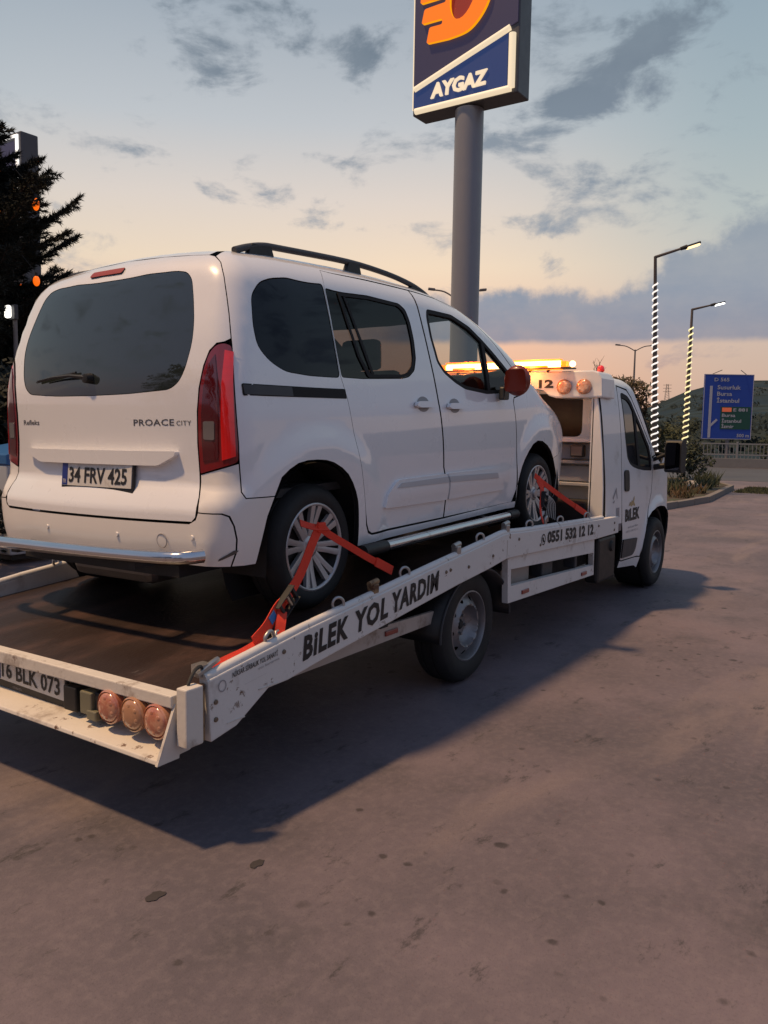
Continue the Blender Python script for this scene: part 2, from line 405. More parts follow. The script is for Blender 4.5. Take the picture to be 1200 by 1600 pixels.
def cab_F(P):
    x,y,z=P[...,0],P[...,1],P[...,2];ay=np.abs(y)
    W=itp(z,[.2,.45,.75,1.1,1.35,1.7,2.0,2.2],[.94,.985,1.01,1.0,.98,.945,.895,.85])
    W=W-itp(x,[2.3,4.1,4.45,4.75,5.0,5.2],[0,0,.03,.11,.22,.34])
    d=np.hypot(x-4.035,z-.36)
    W=W+.035*sst(.60,.50,d)
    T=itp(x,[2.2,2.6,3.2,3.57,3.77,4.1,4.37,4.5,4.75,4.95,5.03,5.1],[2.09,2.11,2.11,2.05,1.96,1.71,1.46,1.33,1.16,.95,.72,.5])-.03*(ay/.8)**2
    a=ay-W;c=z-T;b=2.40-x;e=x-(5.0-.10*(ay/.8)**2.5)
    f=rint(a,c,.10);f=rint(f,e,.15);return np.maximum(f,b)
def cab_rays(S,V,xA=2.35,xB=4.2,zc=1.1):
    S=np.asarray(S,float);V=np.asarray(V,float)
    th=np.where(S<xA,-(xA-S),np.where(S>xB,(S-xB),0));ph=np.maximum(V-zc,0)
    O=np.stack([np.clip(S,xA,xB),0*S,np.minimum(V,zc)],-1)
    D=np.stack([np.sin(th)*np.cos(ph),-np.cos(th)*np.cos(ph),np.sin(ph)],-1);return O,D
def cab_inv(P,xA=2.35,xB=4.2,zc=1.1):
    x,y,z=P[...,0],P[...,1],P[...,2];dx=x-np.clip(x,xA,xB);hor=np.hypot(dx,y);th=np.arctan2(dx,-y)
    s=np.where(x<xA,xA+th,np.where(x>xB,xB+th,x));return s,np.where(z>zc,zc+np.arctan2(z-zc,hor),z)
# ---------------------------------------------------------------- curved body panels
def grad(F, P, e=2e-3):
    g = np.stack([F(P+np.eye(3)[i]*e)-F(P-np.eye(3)[i]*e) for i in range(3)], -1)
    return g/(np.linalg.norm(g, axis=-1, keepdims=True)+1e-9)
class Body:
    def __init__(s, F, rays, inv): s.F, s.rays, s.inv = F, rays, inv
    def at(s, S, V, off=0):
        O, D = s.rays(S, V); P = cast(s.F, O, D)
        return P+grad(s.F, P)*off if off else P
    def top(s, x, y, off=0):
        x = np.asarray(x, float); y = np.asarray(y, float); O = np.stack([x, y, 0*x+.75], -1); D = np.zeros_like(O); D[..., 2] = 1
        P = cast(s.F, O, D); return P+grad(s.F, P)*off if off else P
    def rear(s, y, z, off=0):
        y = np.asarray(y, float); z = np.asarray(z, float); O = np.stack([0*y, y, z], -1); D = np.zeros_like(O); D[..., 0] = -1
        P = cast(s.F, O, D); return P+grad(s.F, P)*off if off else P
    def side(s, x, z, off=0):
        x = np.asarray(x, float); z = np.asarray(z, float); O = np.stack([x, 0*x, z], -1); D = np.zeros_like(O); D[..., 1] = -1
        P = cast(s.F, O, D); return P+grad(s.F, P)*off if off else P
    def panel(s, name, poly, mats, parent, holes=(), dom='wrap', h=.05, gap=.0016, off=0, rim=.02, inner=True, mirror=False, thick=.03, seam_rim=True):
        """one sheet-metal panel: polygon in the wrap (s,v) / (x,y) / (y,z) / (x,z) domain thrown on the body surface, edges turned in"""
        fn = {'wrap': s.at, 'top': s.top, 'rear': s.rear, 'side': s.side}[dom]
        p = inset(poly, gap) if gap else np.asarray(poly, float)
        hs = [inset(q, -gap) if gap else np.asarray(q, float) for q in holes]
        vv, ff = cdt(p, hs, h); P = fn(vv[:, 0], vv[:, 1]); N = grad(s.F, P); P = P+N*off
        n = len(P); a = ff[:, [0, 1, 2]]; fa = P[a]; gn = np.cross(fa[:, 1]-fa[:, 0], fa[:, 2]-fa[:, 0])
        if (gn*N[a[:, 0]]).sum() < 0: ff = ff[:, ::-1]
        E = {}
        for t in ff:
            for i in range(3):
                k = (t[i], t[(i+1) % 3]); E[k] = E.get(k, 0)+1
        bd = [k for k in E if (k[1], k[0]) not in E]
        V = [P]; NN = [N]; Fc = [tuple(t) for t in ff]; I = [0]*len(ff)
        if rim and bd:
            ids = sorted({i for k in bd for i in k}); mp = {i: n+j for j, i in enumerate(ids)}; m = len(ids)
            V += [P[ids], P[ids]-N[ids]*rim]; NN += [np.zeros((m, 3)), np.zeros((m, 3))]
            for i, j in bd: Fc.append((mp[j], mp[i], mp[i]+m, mp[j]+m)); I.append(1 if seam_rim else 0)
        if inner:
            k = sum(len(q) for q in V); V.append(P-N*thick); NN.append(-N); Fc += [tuple(k+i for i in t[::-1]) for t in ff]; I += [2]*len(ff)
        V = np.concatenate(V); NN = np.concatenate(NN)
        if mirror: V = V*[1, -1, 1]; NN = NN*[1, -1, 1]; Fc = [f[::-1] for f in Fc]
        return finish(name, V, Fc, mats, parent, normals=NN, midx=I)
VAN = Body(van_F, van_rays, van_inv); CAB = Body(cab_F, cab_rays, cab_inv)

# ---------------------------------------------------------------- lettering
def text_geom(t, bold=0.0, shear=0.0, space=1.0):
    c = bpy.data.curves.new('lettering', 'FONT'); c.body = t; c.offset = bold; c.shear = shear; c.space_character = space; c.resolution_u = 2
    o = bpy.data.objects.new('lettering', c); COL.objects.link(o)
    me = bpy.data.meshes.new_from_object(o.evaluated_get(bpy.context.evaluated_depsgraph_get()))
    V = np.array([v.co[:2] for v in me.vertices]); Fc = [tuple(p.vertices) for p in me.polygons]
    bpy.data.objects.remove(o); bpy.data.curves.remove(c); bpy.data.meshes.remove(me)
    V = V-V.min(0)*[1, 0]; return V, Fc
def text(name, t, o, u, v, height, width, m, parent=None, bold=0.0, shear=0.0, off=.002, fmap=None, depth=0, space=1.0, base=None):
    """lettering of cap height `height` squeezed to `width`, lower left at o, along u, upwards v"""
    V, Fc = text_geom(t, bold, shear, space); cap = base or .73; V = V/[max(V[:, 0].max(), 1e-6), cap]
    o, u, v = (np.asarray(q, float) for q in (o, u, v))
    if fmap: P = fmap(o[0]+V[:, 0]*width*u[0]+V[:, 1]*height*v[0], o[1]+V[:, 0]*width*u[1]+V[:, 1]*height*v[1])
    else:
        nrm = np.cross(u, v); nrm /= np.linalg.norm(nrm); P = o+V[:, :1]*width*u+V[:, 1:]*height*v+nrm*off
    if depth:
        nrm = np.cross(u, v); nrm /= np.linalg.norm(nrm); k = len(P); P2 = P+nrm*depth; E = {}
        for f in Fc:
            for i in range(len(f)): E[(f[i], f[(i+1) % len(f)])] = 1
        side = [(a, b, b+k, a+k) for a, b in E if (b, a) not in E]
        Fc = [tuple(i+k for i in f) for f in Fc]+side; P = np.concatenate([P, P2])
    return finish(name, P, Fc, m, parent)

# ---------------------------------------------------------------- wheels (own frame: axis y, outer face towards -y)
def tyre_profile(R, w, rim):
    e = w/2
    return [(rim-.012, -e+.02), (rim, -e+.004), (rim+(R-rim)*.45, -e-.006), (R-.022, -e+.012), (R-.004, -e+.035), (R, -.04), (R-.008, -.036), (R-.008, -.030), (R, -.026), (R, .026), (R-.008, .030), (R-.008, .036), (R, .04), (R-.004, e-.035),
            (R-.022, e-.012), (R-.03, e-.004), (rim+(R-rim)*.45, e+.006), (rim+.008, e), (rim, e-.006), (rim-.014, e-.02)]
def van_wheel(parent, loc, left=False, spin=0.0):
    w = empty('wheel', None, None, loc, parent=parent); w.rotation_euler = (0, spin, PI if left else 0)
    MB().lathe(tyre_profile(.316, .205, .222), 56).build('tyre', M_RUBBER, w, 50)
    MB().lathe([(.0, -.02), (.20, -.02), (.204, .09), (.19, .04), (.0, .035)], 40).build('brake_backing', M_DARK, w, 40)
    MB().lathe([(.204, .084), (.209, .098), (.216, .102), (.223, .098), (.226, .088), (.214, .070)], 56).build('rim_lip', M_ALLOY, w, 60)
    hub = MB().lathe([(.0, .085), (.030, .085), (.034, .080), (.036, .070), (.062, .064), (.074, .050)], 28).build('hub_cap', M_ALLOY, w, 40)
    s0 = None
    for k in range(16):
        if s0 is None:
            b = MB(); A = [(.055, .016), (.13, .0135), (.208, .0165)]; Y = [.066, .078, .094]
            V = []
            for (r, hw), y in zip(A, Y): V += [(r, -y, -hw), (r, -y-.002, 0), (r, -y, hw), (r, -y+.02, hw*1.1), (r, -y+.02, -hw*1.1)]
            Fc = []
            for i in range(2):
                for j in range(5): q = (j+1) % 5; Fc.append((i*5+j, i*5+q, (i+1)*5+q, (i+1)*5+j))
            b.add(V, Fc); s0 = b.build('spoke', M_ALLOY, w, 35); o = s0
        else:
            o = s0.copy(); COL.objects.link(o); o.parent = w
        o.rotation_euler = (0, 2*PI*(k//2)/8+(.125 if k % 2 else -.125), 0)
    return w
def truck_wheel(parent, loc, left=False, rot=0.0):
    w = empty('wheel', None, None, loc, parent=parent); w.rotation_euler = (0, rot, PI if left else 0)
    MB().lathe(tyre_profile(.358, .215, .222), 56).build('tyre', M_RUBBER, w, 50)
    th = np.linspace(0, 2*PI, 49)[:-1]
    prof = lambda r: np.interp(r, [.05, .085, .118, .126, .134, .142, .16, .19, .202], [.030, .028, .060, .094, .102, .092, .080, .055, .045])
    ring = lambda r, c=(0, 0), n=48: [(c[0]+r*math.cos(2*PI*k/n), c[1]+r*math.sin(2*PI*k/n)) for k in range(n)]
    holes = [ring(.0165, (.172*math.cos(2*PI*k/9), .172*math.sin(2*PI*k/9)), 14) for k in range(9)]+[ring(.03, n=24)]
    vv, ff = cdt(ring(.203), holes, .012); r = np.hypot(vv[:, 0], vv[:, 1]); P = np.stack([vv[:, 0], -prof(r), vv[:, 1]], 1)
    finish('wheel_disc', P, [tuple(f) for f in ff], M_STEEL, w, 40)
    MB().lathe([(.200, .040), (.206, .060), (.208, .098), (.214, .106), (.222, .104), (.224, .094)], 56).build('rim_lip', M_STEEL, w, 50)
    MB().lathe([(.0, -.03), (.205, -.03)], 36).build('brake_backing', M_DARK, w)
    MB().lathe([(.0, .052), (.022, .050), (.032, .040), (.034, .020)], 20).build('hub_cap', M_DARK, w, 40)
    b = MB()
    for k in range(5): b.lathe([(.0, .050), (.010, .050), (.011, .026)], 6, (.060*math.cos(2*PI*k/5), 0, .060*math.sin(2*PI*k/5)))
    b.build('wheel_bolts', M_STEEL, w, 40)
    return w

# ---------------------------------------------------------------- the white passenger van
VM = Matrix.Translation((-1.283, .066, .654)) @ (Matrix.Rotation(math.radians(.346), 4, 'Z') @ Matrix.Rotation(math.radians(-2.263), 4, 'Y') @ Matrix.Rotation(math.radians(-.681), 4, 'X'))
van = empty('passenger_van', 'white passenger van with tinted rear windows strapped down on the tow truck bed', 'van'); van.matrix_world = VM
PM = [M_PAINT, M_SEAM, M_INNER]
mir = lambda s: -2.2416-s
GAPL = [(-.51, 1.655), (-.477, 1.628), (-.447, 1.579), (-.431, 1.505), (-.421, 1.429), (-.413, 1.356), (-.407, 1.262)]
LAMP = [(-.405, 1.235), (-.43, 1.245), (-.458, 1.240), (-.483, 1.216), (-.505, 1.165), (-.524, 1.09), (-.534, .999), (-.537, .857), (-.532, .722), (-.46, .748), (-.394, .772), (-.394, .86), (-.397, .949), (-.402, 1.117)]
LAMP = rounded(LAMP, [.012]+[.05]*7+[.008]+[.02]*5, 4)
tail_r = [(-.477, 1.628), (-.447, 1.579), (-.431, 1.505), (-.421, 1.429), (-.413, 1.356), (-.407, 1.262), (-.43, 1.250), (-.458, 1.246), (-.485, 1.222), (-.508, 1.17), (-.528, 1.09), (-.538, .999), (-.541, .857), (-.536, .722), (-.535, .62), (-.545, .535), (-.56, .515)]
tail_top = [(-.51, 1.655), (-.60, 1.685), (-.8, 1.735), (-1.1208, 1.772)]
tailgate = [tail_top[k] for k in (0, 1, 2, 3)]+[(mir(s), v) for s, v in tail_top[::-1][1:]]+[(mir(s), v) for s, v in tail_r]+[(s, v) for s, v in tail_r[::-1]]
rw_r = [(-1.1208, 1.622), (-.834, 1.615), (-.66, 1.588), (-.60, 1.565), (-.572, 1.525), (-.558, 1.44), (-.550, 1.34), (-.556, 1.26), (-.585, 1.165), (-.612, 1.118), (-.655, 1.092), (-.874, 1.082), (-1.1208, 1.080)]
rw = rounded(rw_r+[(mir(s), v) for s, v in rw_r[::-1][1:-1]], .04, 4)
tg = VAN.panel('tailgate', tailgate, PM, van, [rw], h=.045)
VAN.panel('rear_window', inset(rw, .0015), [M_RTINT, M_RTINT, M_INNER], tg, h=.06, off=-.0015, gap=0, rim=.02, inner=False)
# black dotted edge band of the rear glass, wiper, high brake lamp, number plate, grip, badges
b = MB(); wp = [tuple(VAN.rear(y, z, .03)) for y, z in [(.00, 1.165), (.12, 1.176), (.27, 1.172), (.40, 1.160)]]
b.tube(wp, [.011, .008, .006, .004], 6); b.tube([tuple(VAN.rear(y, z, .012)) for y, z in [(.10, 1.195), (.25, 1.180), (.44, 1.158)]], .006, 5)
b.lathe([(.0, .04), (.022, .035), (.026, .0)], 14, tuple(VAN.rear(0., 1.165, 0)), 'x', -1); b.build('rear_wiper', M_BLACK, tg, 40)
VAN.panel('high_brake_lamp', rounded([(-.065, 1.672), (.185, 1.672), (.185, 1.700), (-.065, 1.700)], .012), [mat('brake_lamp_red', (.26, .012, .012), .5), M_SEAM, M_INNER], tg, dom='rear', off=.006, gap=0, h=.04, inner=False)
hp = rounded([(.545, .822), (-.575, .822), (-.57, .800), (-.47, .755), (.40, .755), (.53, .800)], .02)
g = VAN.panel('tailgate_grip', hp, PM, tg, dom='rear', off=.030, gap=0, h=.03, rim=.034, inner=False, seam_rim=False)
# number plate 520 x 112 in a dark holder
def plate(parent, c, u, v, txt, W_=.52, H_=.112, hold=True):
    c, u, v = Vector(c), Vector(u), Vector(v); n = u.cross(v); R = Matrix((u, v, n)).transposed()
    p = MB().box(c+n*.004-v*.012, (W_+.02, H_+.045, .014), R).build('plate_holder', M_BLACK, parent, bevel=.003)
    MB().box(c+n*.013, (W_, H_, .004), R).build('number_plate', mat('plate_white', (.62, .60, .57), .35, var=.05, col2=(.45, .40, .36), cscale=14, cth=(.55, .75)), p)
    MB().box(c+n*.0155-u*(W_/2-.021), (.042, H_-.006, .002), R).build('blue_band', mat('plate_blue', (.01, .025, .20), .4), p)
    text('plate_lettering', txt, c+n*.016-u*(W_/2-.055)-v*(H_*.34), u, v, H_*.68, W_-.085, M_INK, p, bold=.022, off=.001)
    text('country_letters', 'TR', c+n*.0168-u*(W_/2-.008)-v*(H_*.40), u, v, .020, .026, M_RAILP, p, off=.0006)
    text('holder_print', 'OTOMOTİV', c+n*.011-u*.13-v*(H_/2+.026), u, v, .011, .07, M_FADEINK, p, off=.0012)
    return p
plate(tg, tuple(VAN.rear(-.052, .700, .004)), (.0, -1, 0), (.13, 0, .99), '34 FRV 425')
RE = lambda y, z: VAN.rear(y, z, .0012)
text('model_badge', 'PROACE', (-.302, .938), (-1, 0), (0, 1), .030, .248, M_GREYINK, tg, bold=.012, fmap=RE, space=1.05)
text('model_badge', 'CITY', (-.563, .938), (-1, 0), (0, 1), .022, .083, M_GREYINK, tg, bold=.006, fmap=RE, space=1.15)
text('dealer_badge', 'Refleks', (.612, .943), (-1, 0), (0, 1), .026, .165, M_GREYINK, tg, bold=.014, fmap=RE)
# tail lamps, both sides
strip = [(-.397, 1.215), (-.432, 1.222), (-.446, 1.10), (-.452, .95), (-.452, .778), (-.400, .798), (-.401, .95), (-.402, 1.10)]
dark = [(-.462, 1.205), (-.486, 1.172), (-.508, 1.09), (-.519, .99), (-.521, .87), (-.517, .775), (-.462, .79), (-.458, .95), (-.455, 1.10)]
clear = rounded([(-.470, .955), (-.512, .955), (-.513, .875), (-.472, .872)], .008)
for mm in (False, True):
    l = VAN.panel('tail_lamp', LAMP, [M_RED, M_SEAM, M_INNER], van, h=.03, off=.004, mirror=mm)
    VAN.panel('lamp_strip', inset(strip, .003), [M_REDB, M_REDB, M_INNER], l, h=.03, off=.0075, gap=0, rim=.004, inner=False, mirror=mm)
    VAN.panel('smoked_lens', dark, [M_REDD, M_REDD, M_INNER], l, h=.03, off=.0075, gap=0, rim=.004, inner=False, mirror=mm)
    VAN.panel('reversing_lamp', clear, [M_CLEARL, M_CLEARL, M_INNER], l, h=.03, off=.010, gap=0, rim=.003, inner=False, mirror=mm)
# side of the body
ARCH_R = [(-.286, .604), (-.235, .692), (-.197, .725), (-.153, .749), (-.10, .758), (-.041, .757), (.02, .750), (.075, .735), (.14, .703), (.19, .668), (.23, .622), (.261, .572), (.283, .520), (.291, .475), (.303, .38), (.311, .272)]
slide_rear = [(.25, 1.805), (.215, 1.73), (.194, 1.66), (.187, 1.52), (.189, 1.42), (.190, 1.28), (.195, 1.178), (.234, 1.051), (.27, .873), (.319, .662), (.345, .55), (.361, .464), (.385, .385), (.410, .345), (.445, .328)]
bpil = [(1.169, 1.80), (1.163, 1.72), (1.157, 1.545), (1.159, 1.40), (1.163, 1.296), (1.172, 1.15), (1.182, 1.035), (1.20, .93), (1.210, .841), (1.216, .73), (1.222, .633), (1.238, .585), (1.251, .539), (1.262, .48), (1.267, .42), (1.268, .315)]
PIL_LO = [(1.75, 1.752), (1.95, 1.62), (2.10, 1.50), (2.26, 1.355), (2.40, 1.235), (2.52, 1.135)]
WS = [(1.90, -.60), (2.05, -.622), (2.2, -.645), (2.35, -.668), (2.5, -.69), (2.66, -.725)]
def sv_top(pts): P = VAN.top([p[0] for p in pts], [p[1] for p in pts]); s, v = VAN.inv(P); return list(zip(s.tolist(), v.tolist()))
HOOD_E = [(2.60, -.765), (2.75, -.770), (2.95, -.755), (3.15, -.715), (3.32, -.640), (3.44, -.52)]
hood_sv = sv_top(HOOD_E); ws_sv = sv_top(WS)
seamv = 1.90
body_side = ([(-.268, .609)]+ARCH_R[1:]+[(2.31, .262), (2.30, .310), (1.268, .307)]+[(.45, .318), (.405, .334), (.378, .38)]+[p for p in slide_rear[::-1][3:]]
             + [(.70, 1.815), (1.169, 1.812), (1.5, 1.80)]+PIL_LO+[hood_sv[0]]+ws_sv[::-1]+[(1.6, seamv), (.8, seamv), (.2, seamv), (-.25, 1.88), (-.40, 1.76)]
             + [(-.477+.004, 1.628)]+[(s+.0008, v) for s, v in GAPL[2:]]+[(-.404, 1.235), (-.401, 1.117), (-.396, .949), (-.393, .86), (-.393, .772), (-.389, .643), (-.375, .6145)])
QW = rounded([(-.325, 1.455), (-.285, 1.53), (-.222, 1.578), (-.124, 1.625), (.02, 1.655), (.186, 1.692), (.182, 1.52), (.184, 1.30), (.188, 1.166), (-.052, 1.160), (-.19, 1.166), (-.262, 1.200), (-.310, 1.250), (-.324, 1.33)], .03)
SW = rounded([(.203, 1.672), (.319, 1.676), (.633, 1.687), (.951, 1.672), (1.006, 1.640), (1.022, 1.563), (1.018, 1.44), (.998, 1.319), (.955, 1.235), (.880, 1.190), (.80, 1.178), (.412, 1.168), (.205, 1.170), (.197, 1.30), (.196, 1.45)], .02)
FW = rounded([(1.263, 1.668), (1.572, 1.659), (1.78, 1.590), (1.923, 1.505), (2.052, 1.416), (2.187, 1.315), (2.33, 1.205), (2.40, 1.130), (2.2, 1.098), (1.85, 1.086), (1.548, 1.119), (1.423, 1.164), (1.303, 1.229), (1.241, 1.304), (1.219, 1.476), (1.232, 1.61)], .025)
door_f = [(s+.006, v) for s, v in bpil]+[(1.8, .310), (2.24, .308), (2.285, .40), (2.279, .61), (2.277, .78), (2.273, .895), (2.251, 1.028), (2.27, 1.062), (2.40, 1.085), (2.50, 1.118)]+[(s, v-.006) for s, v in PIL_LO[::-1][1:]]+[(1.5, 1.79)]
door_s = [(s-.006, v) for s, v in bpil[::-1]]+[(.70, 1.805)]+slide_rear
fender = [(2.31, .30), (2.285, .61), (2.283, .78), (2.279, .895), (2.258, 1.024), (2.275, 1.055), (2.40, 1.078), (2.50, 1.108)]+hood_sv+[(3.30, .70), (3.12, .60), (3.01, .58), (2.94, .645), (2.86, .69), (2.75, .728), (2.65, .735), (2.55, .712), (2.467, .665), (2.40, .61), (2.353, .554), (2.312, .47), (2.293, .409)]
HOOD_SV_L = [(9.7832-s, v) for s, v in hood_sv]
fb_r = [(3.15, .25), (3.125, .431), (3.01, .58), (3.12, .60), (3.30, .70)]+hood_sv[-2:]
mirf = lambda s: 2*(2.45+PI/2)-s
front_bumper = fb_r+[(2.45+PI/2, .93)]+[(mirf(s), v) for s, v in fb_r[::-1]]
corner_r = [(-.268, .607), (-.375, .6125), (-.390, .642), (-.394, .768), (-.46, .744), (-.532, .718), (-.5335, .62), (-.536, .558), (-.517, .556), (-.453, .554), (-.429, .541), (-.4155, .496), (-.4085, .436), (-.4125, .378), (-.4315, .313), (-.35, .308), (-.346, .32), (-.322, .423), (-.30, .52)]
bump_r = [(-.536, .556), (-.517, .554), (-.455, .551), (-.432, .538), (-.418, .496), (-.411, .436), (-.415, .378), (-.434, .312), (-.60, .318), (-.80, .325), (-1.1208, .330)]
rear_bumper = [(-1.1208, .506), (-.80, .506), (-.57, .506), (-.545, .525)]+bump_r[:-1]+[(mir(s), v) for s, v in bump_r[::-1]]+[(mir(-.545), .525), (mir(-.57), .506), (mir(-.80), .506)]
BM_ = [M_BUMPER, M_SEAM, M_INNER]
rb = VAN.panel('rear_bumper', rear_bumper, BM_, van, h=.045)
for y, z in ((-.70, .445), (-.25, .435), (.29, .435)): MB().lathe([(.0, .006), (.009, .006), (.012, .0)], 14, tuple(VAN.rear(y, z, 0)), 'x', -1).build('parking_sensor', M_BUMPER, rb, 30)
MB().lathe([(.030, .002), (.031, .003), (.033, .003), (.034, .0)], 24, tuple(VAN.rear(-.53, .423, .001)), 'x', -1).build('tow_eye_cover', M_FADEINK, rb)
scr = rounded([(-.405, .385), (-.415, .372), (-.455, .350), (-.475, .340), (-.470, .352), (-.44, .372), (-.42, .388)], .004)
VAN.panel('scuff_mark', scr, [mat('scuffed_bare_plastic', (.10, .085, .075), .8), M_SEAM, M_INNER], rb, h=.02, off=.0015, gap=0, rim=0, inner=False)
for mm in (False, True):
    VAN.panel('bumper_corner', corner_r, BM_, van, h=.04, mirror=mm)
    bs = VAN.panel('body_side', body_side, PM, van, [QW], h=.045, mirror=mm)
    VAN.panel('quarter_window', inset(QW, .003), [M_TINT, M_SEAM, M_INNER], bs, h=.07, off=-.003, gap=0, inner=False, mirror=mm)
    ds = VAN.panel('sliding_door', door_s, PM, van, [SW], h=.045, mirror=mm)
    VAN.panel('door_window', inset(SW, .003), [M_PRIV, M_SEAM, M_INNER], ds, h=.07, off=-.004, gap=0, inner=False, mirror=mm)
    VAN.panel('window_frame', inset(rounded([(.325, 1.672), (.633, 1.682), (.945, 1.668), (.995, 1.635), (1.012, 1.563), (1.008, 1.44), (.988, 1.322), (.945, 1.242), (.875, 1.198), (.80, 1.184), (.47, 1.176), (.40, 1.3), (.35, 1.5)], .02), .0), [M_SEAM, M_SEAM, M_INNER], ds,
              [rounded([(.350, 1.655), (.633, 1.664), (.93, 1.652), (.975, 1.62), (.990, 1.563), (.986, 1.44), (.966, 1.33), (.928, 1.26), (.865, 1.216), (.80, 1.204), (.50, 1.196), (.425, 1.3), (.375, 1.5)], .02)], h=.06, off=.002, gap=0, rim=.004, inner=False, mirror=mm)
    VAN.panel('window_divider', [(.385, 1.655), (.408, 1.655), (.528, 1.198), (.505, 1.198)], [M_SEAM, M_SEAM, M_INNER], ds, h=.06, off=.0015, gap=0, rim=.004, inner=False, mirror=mm)
    df = VAN.panel('front_door', door_f, PM, van, [FW], h=.045, mirror=mm)
    VAN.panel('window_frame', inset(FW, .002), [M_SEAM, M_SEAM, M_INNER], df, [inset(FW, .026)], h=.06, off=-.001, gap=0, rim=.02, inner=True, mirror=mm)
    VAN.panel('window_divider', [(1.905, 1.50), (1.945, 1.478), (1.915, 1.11), (1.872, 1.105)], [M_SEAM, M_SEAM, M_INNER], df, h=.06, off=-.002, gap=0, rim=.02, inner=True, mirror=mm)
    VAN.panel('door_window', inset(FW, .02), [M_GLASS, M_GLASS, M_GLASS], df, h=.07, off=-.012, gap=0, rim=0, inner=False, mirror=mm)
    VAN.panel('fender', fender, PM, van, h=.045, mirror=mm)
    # sliding door rail in the flank
    tr = VAN.panel('slide_rail', rounded([(-.372, 1.062), (.226, 1.050), (.222, 1.104), (-.376, 1.104)], .006), [M_SEAM, M_SEAM, M_INNER], bs, h=.06, off=.002, gap=0, rim=.004, inner=False, mirror=mm)
    VAN.panel('rail_cover', rounded([(-.368, 1.066), (-.16, 1.060), (-.165, 1.100), (-.372, 1.100)], .004), [M_GREYPL, M_SEAM, M_INNER], tr, h=.06, off=.005, gap=0, rim=.004, inner=False, mirror=mm)
    # door handles: cup and bar
    for d, x0, z0 in ((ds, 1.000, 1.018), (df, 1.378, 1.006)):
        cup = [(x0-.07*math.cos(t), z0+.045*math.sin(t)) for t in np.linspace(0, 2*PI, 20)[:-1]]
        hnd = VAN.panel('door_handle', rounded([(x0-.115, z0-.010), (x0-.09, z0+.014), (x0+.09, z0+.014), (x0+.115, z0-.010), (x0+.07, z0-.022), (x0-.07, z0-.022)], .012), PM, d, dom='side', h=.02, off=.030, gap=0, rim=.024, inner=False, mirror=mm, seam_rim=False)
        VAN.panel('handle_cup', cup, [mat('handle_recess', (.30, .29, .29), .5), M_SEAM, M_INNER], hnd, dom='side', h=.03, off=.0015, gap=0, rim=0, inner=False, mirror=mm)
    # protective moulding with a bright strip, over both doors
    for d, pl, ch in ((ds, [(.549, .452), (.585, .525), (.66, .585), (.70, .598), (1.236, .592), (1.250, .545), (1.262, .48), (1.258, .430)], [(.665, .553), (.71, .578), (1.238, .572), (1.252, .536)]),
                      (df, [(1.257, .592), (1.272, .545), (1.28, .48), (1.282, .430), (2.08, .418), (2.04, .47), (1.97, .565), (1.90, .578)], [(1.259, .572), (1.270, .536), (1.955, .510), (1.935, .545)])):
        mo = VAN.panel('door_moulding', rounded(pl, .012), PM, d, h=.035, off=.016, gap=0, rim=.018, inner=False, mirror=mm, seam_rim=False)
        VAN.panel('bright_strip', rounded(ch, .006), [mat('silver_strip', (.50, .51, .55), .38, metal=.25, coat=.3), M_CHROME, M_INNER], mo, h=.04, off=.020, gap=0, rim=.008, inner=False, mirror=mm, seam_rim=False)
    s = -1 if not mm else 1
    # roof rail on three feet
    y = .615*s; rr = [(-.24, y, 1.748), (-.15, y, 1.775), (-.04, y, 1.797), (.10, y, 1.804), (.67, y*1.0, 1.816), (1.05, y, 1.800), (1.30, y, 1.772), (1.46, y*.99, 1.742), (1.55, y*.985, 1.715)]
    r_ = MB().tube(spline(rr, 4), .017, 8).build('roof_rail', M_GREYPL, van, 60)
    for x0, x1, zt in ((-.16, .03, 1.796), (.63, .78, 1.812), (1.30, 1.50, 1.756)):
        zb = [float(VAN.top(x, y, 0)[2])-.012 for x in (x0, x1)]
        MB().prism([(x0, zb[0]), (x1, zb[1]), (x1-.02, zt if x1 < 1 else zt-.02), (x0+.03, zt)], y-.016, y+.016).build('rail_foot', M_BLACK, r_, bevel=.004)
    # side step tube
    st = MB().tube([(.30, .95*s, .255), (2.16, .95*s, .232)], .028, 12).build('side_step', M_CHROME, van, 40)
    for a, c_ in ((.285, .50), (2.06, 2.19)): MB().tube([(a, .95*s, .255-.0123*(a-.3)), (c_, .95*s, .255-.0123*(c_-.3))], .033, 12).build('step_end', M_BLACK, st, 40)
    for xb in (.6, 1.8): MB().bar((xb, .95*s, .240), (xb, .70*s, .270), .03, .02).build('step_bracket', M_BLACK, st)
    # mirror
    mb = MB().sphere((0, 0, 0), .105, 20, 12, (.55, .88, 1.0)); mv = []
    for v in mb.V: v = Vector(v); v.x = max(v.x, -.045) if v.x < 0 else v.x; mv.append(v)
    mb.V = mv; mi = mb.build('wing_mirror', mat('glow_red_mirror_shell', (.20, .024, .010), .4, coat=.3), van, 50, loc=(2.02, 1.035*s, 1.170)); mi.rotation_euler = (0, 0, -.12*s)  # orange glow of the light bar put into the shell's red colour
    MB().prism(rounded([(-.078, -.075), (.078, -.075), (.068, .075), (-.068, .075)], .03), -.049, -.044, 'x').build('mirror_glass', mat('glow_red_mirror_glass', (.10, .016, .010), .12), mi)  # the same light-bar glow coloured into the glass
    MB().prism([(-.05, -.13), (.07, -.13), (.10, -.02), (-.03, -.04)], -.02*s-.06*s, .01*s-.13*s).build('mirror_foot', M_BLACK, mi, bevel=.01)
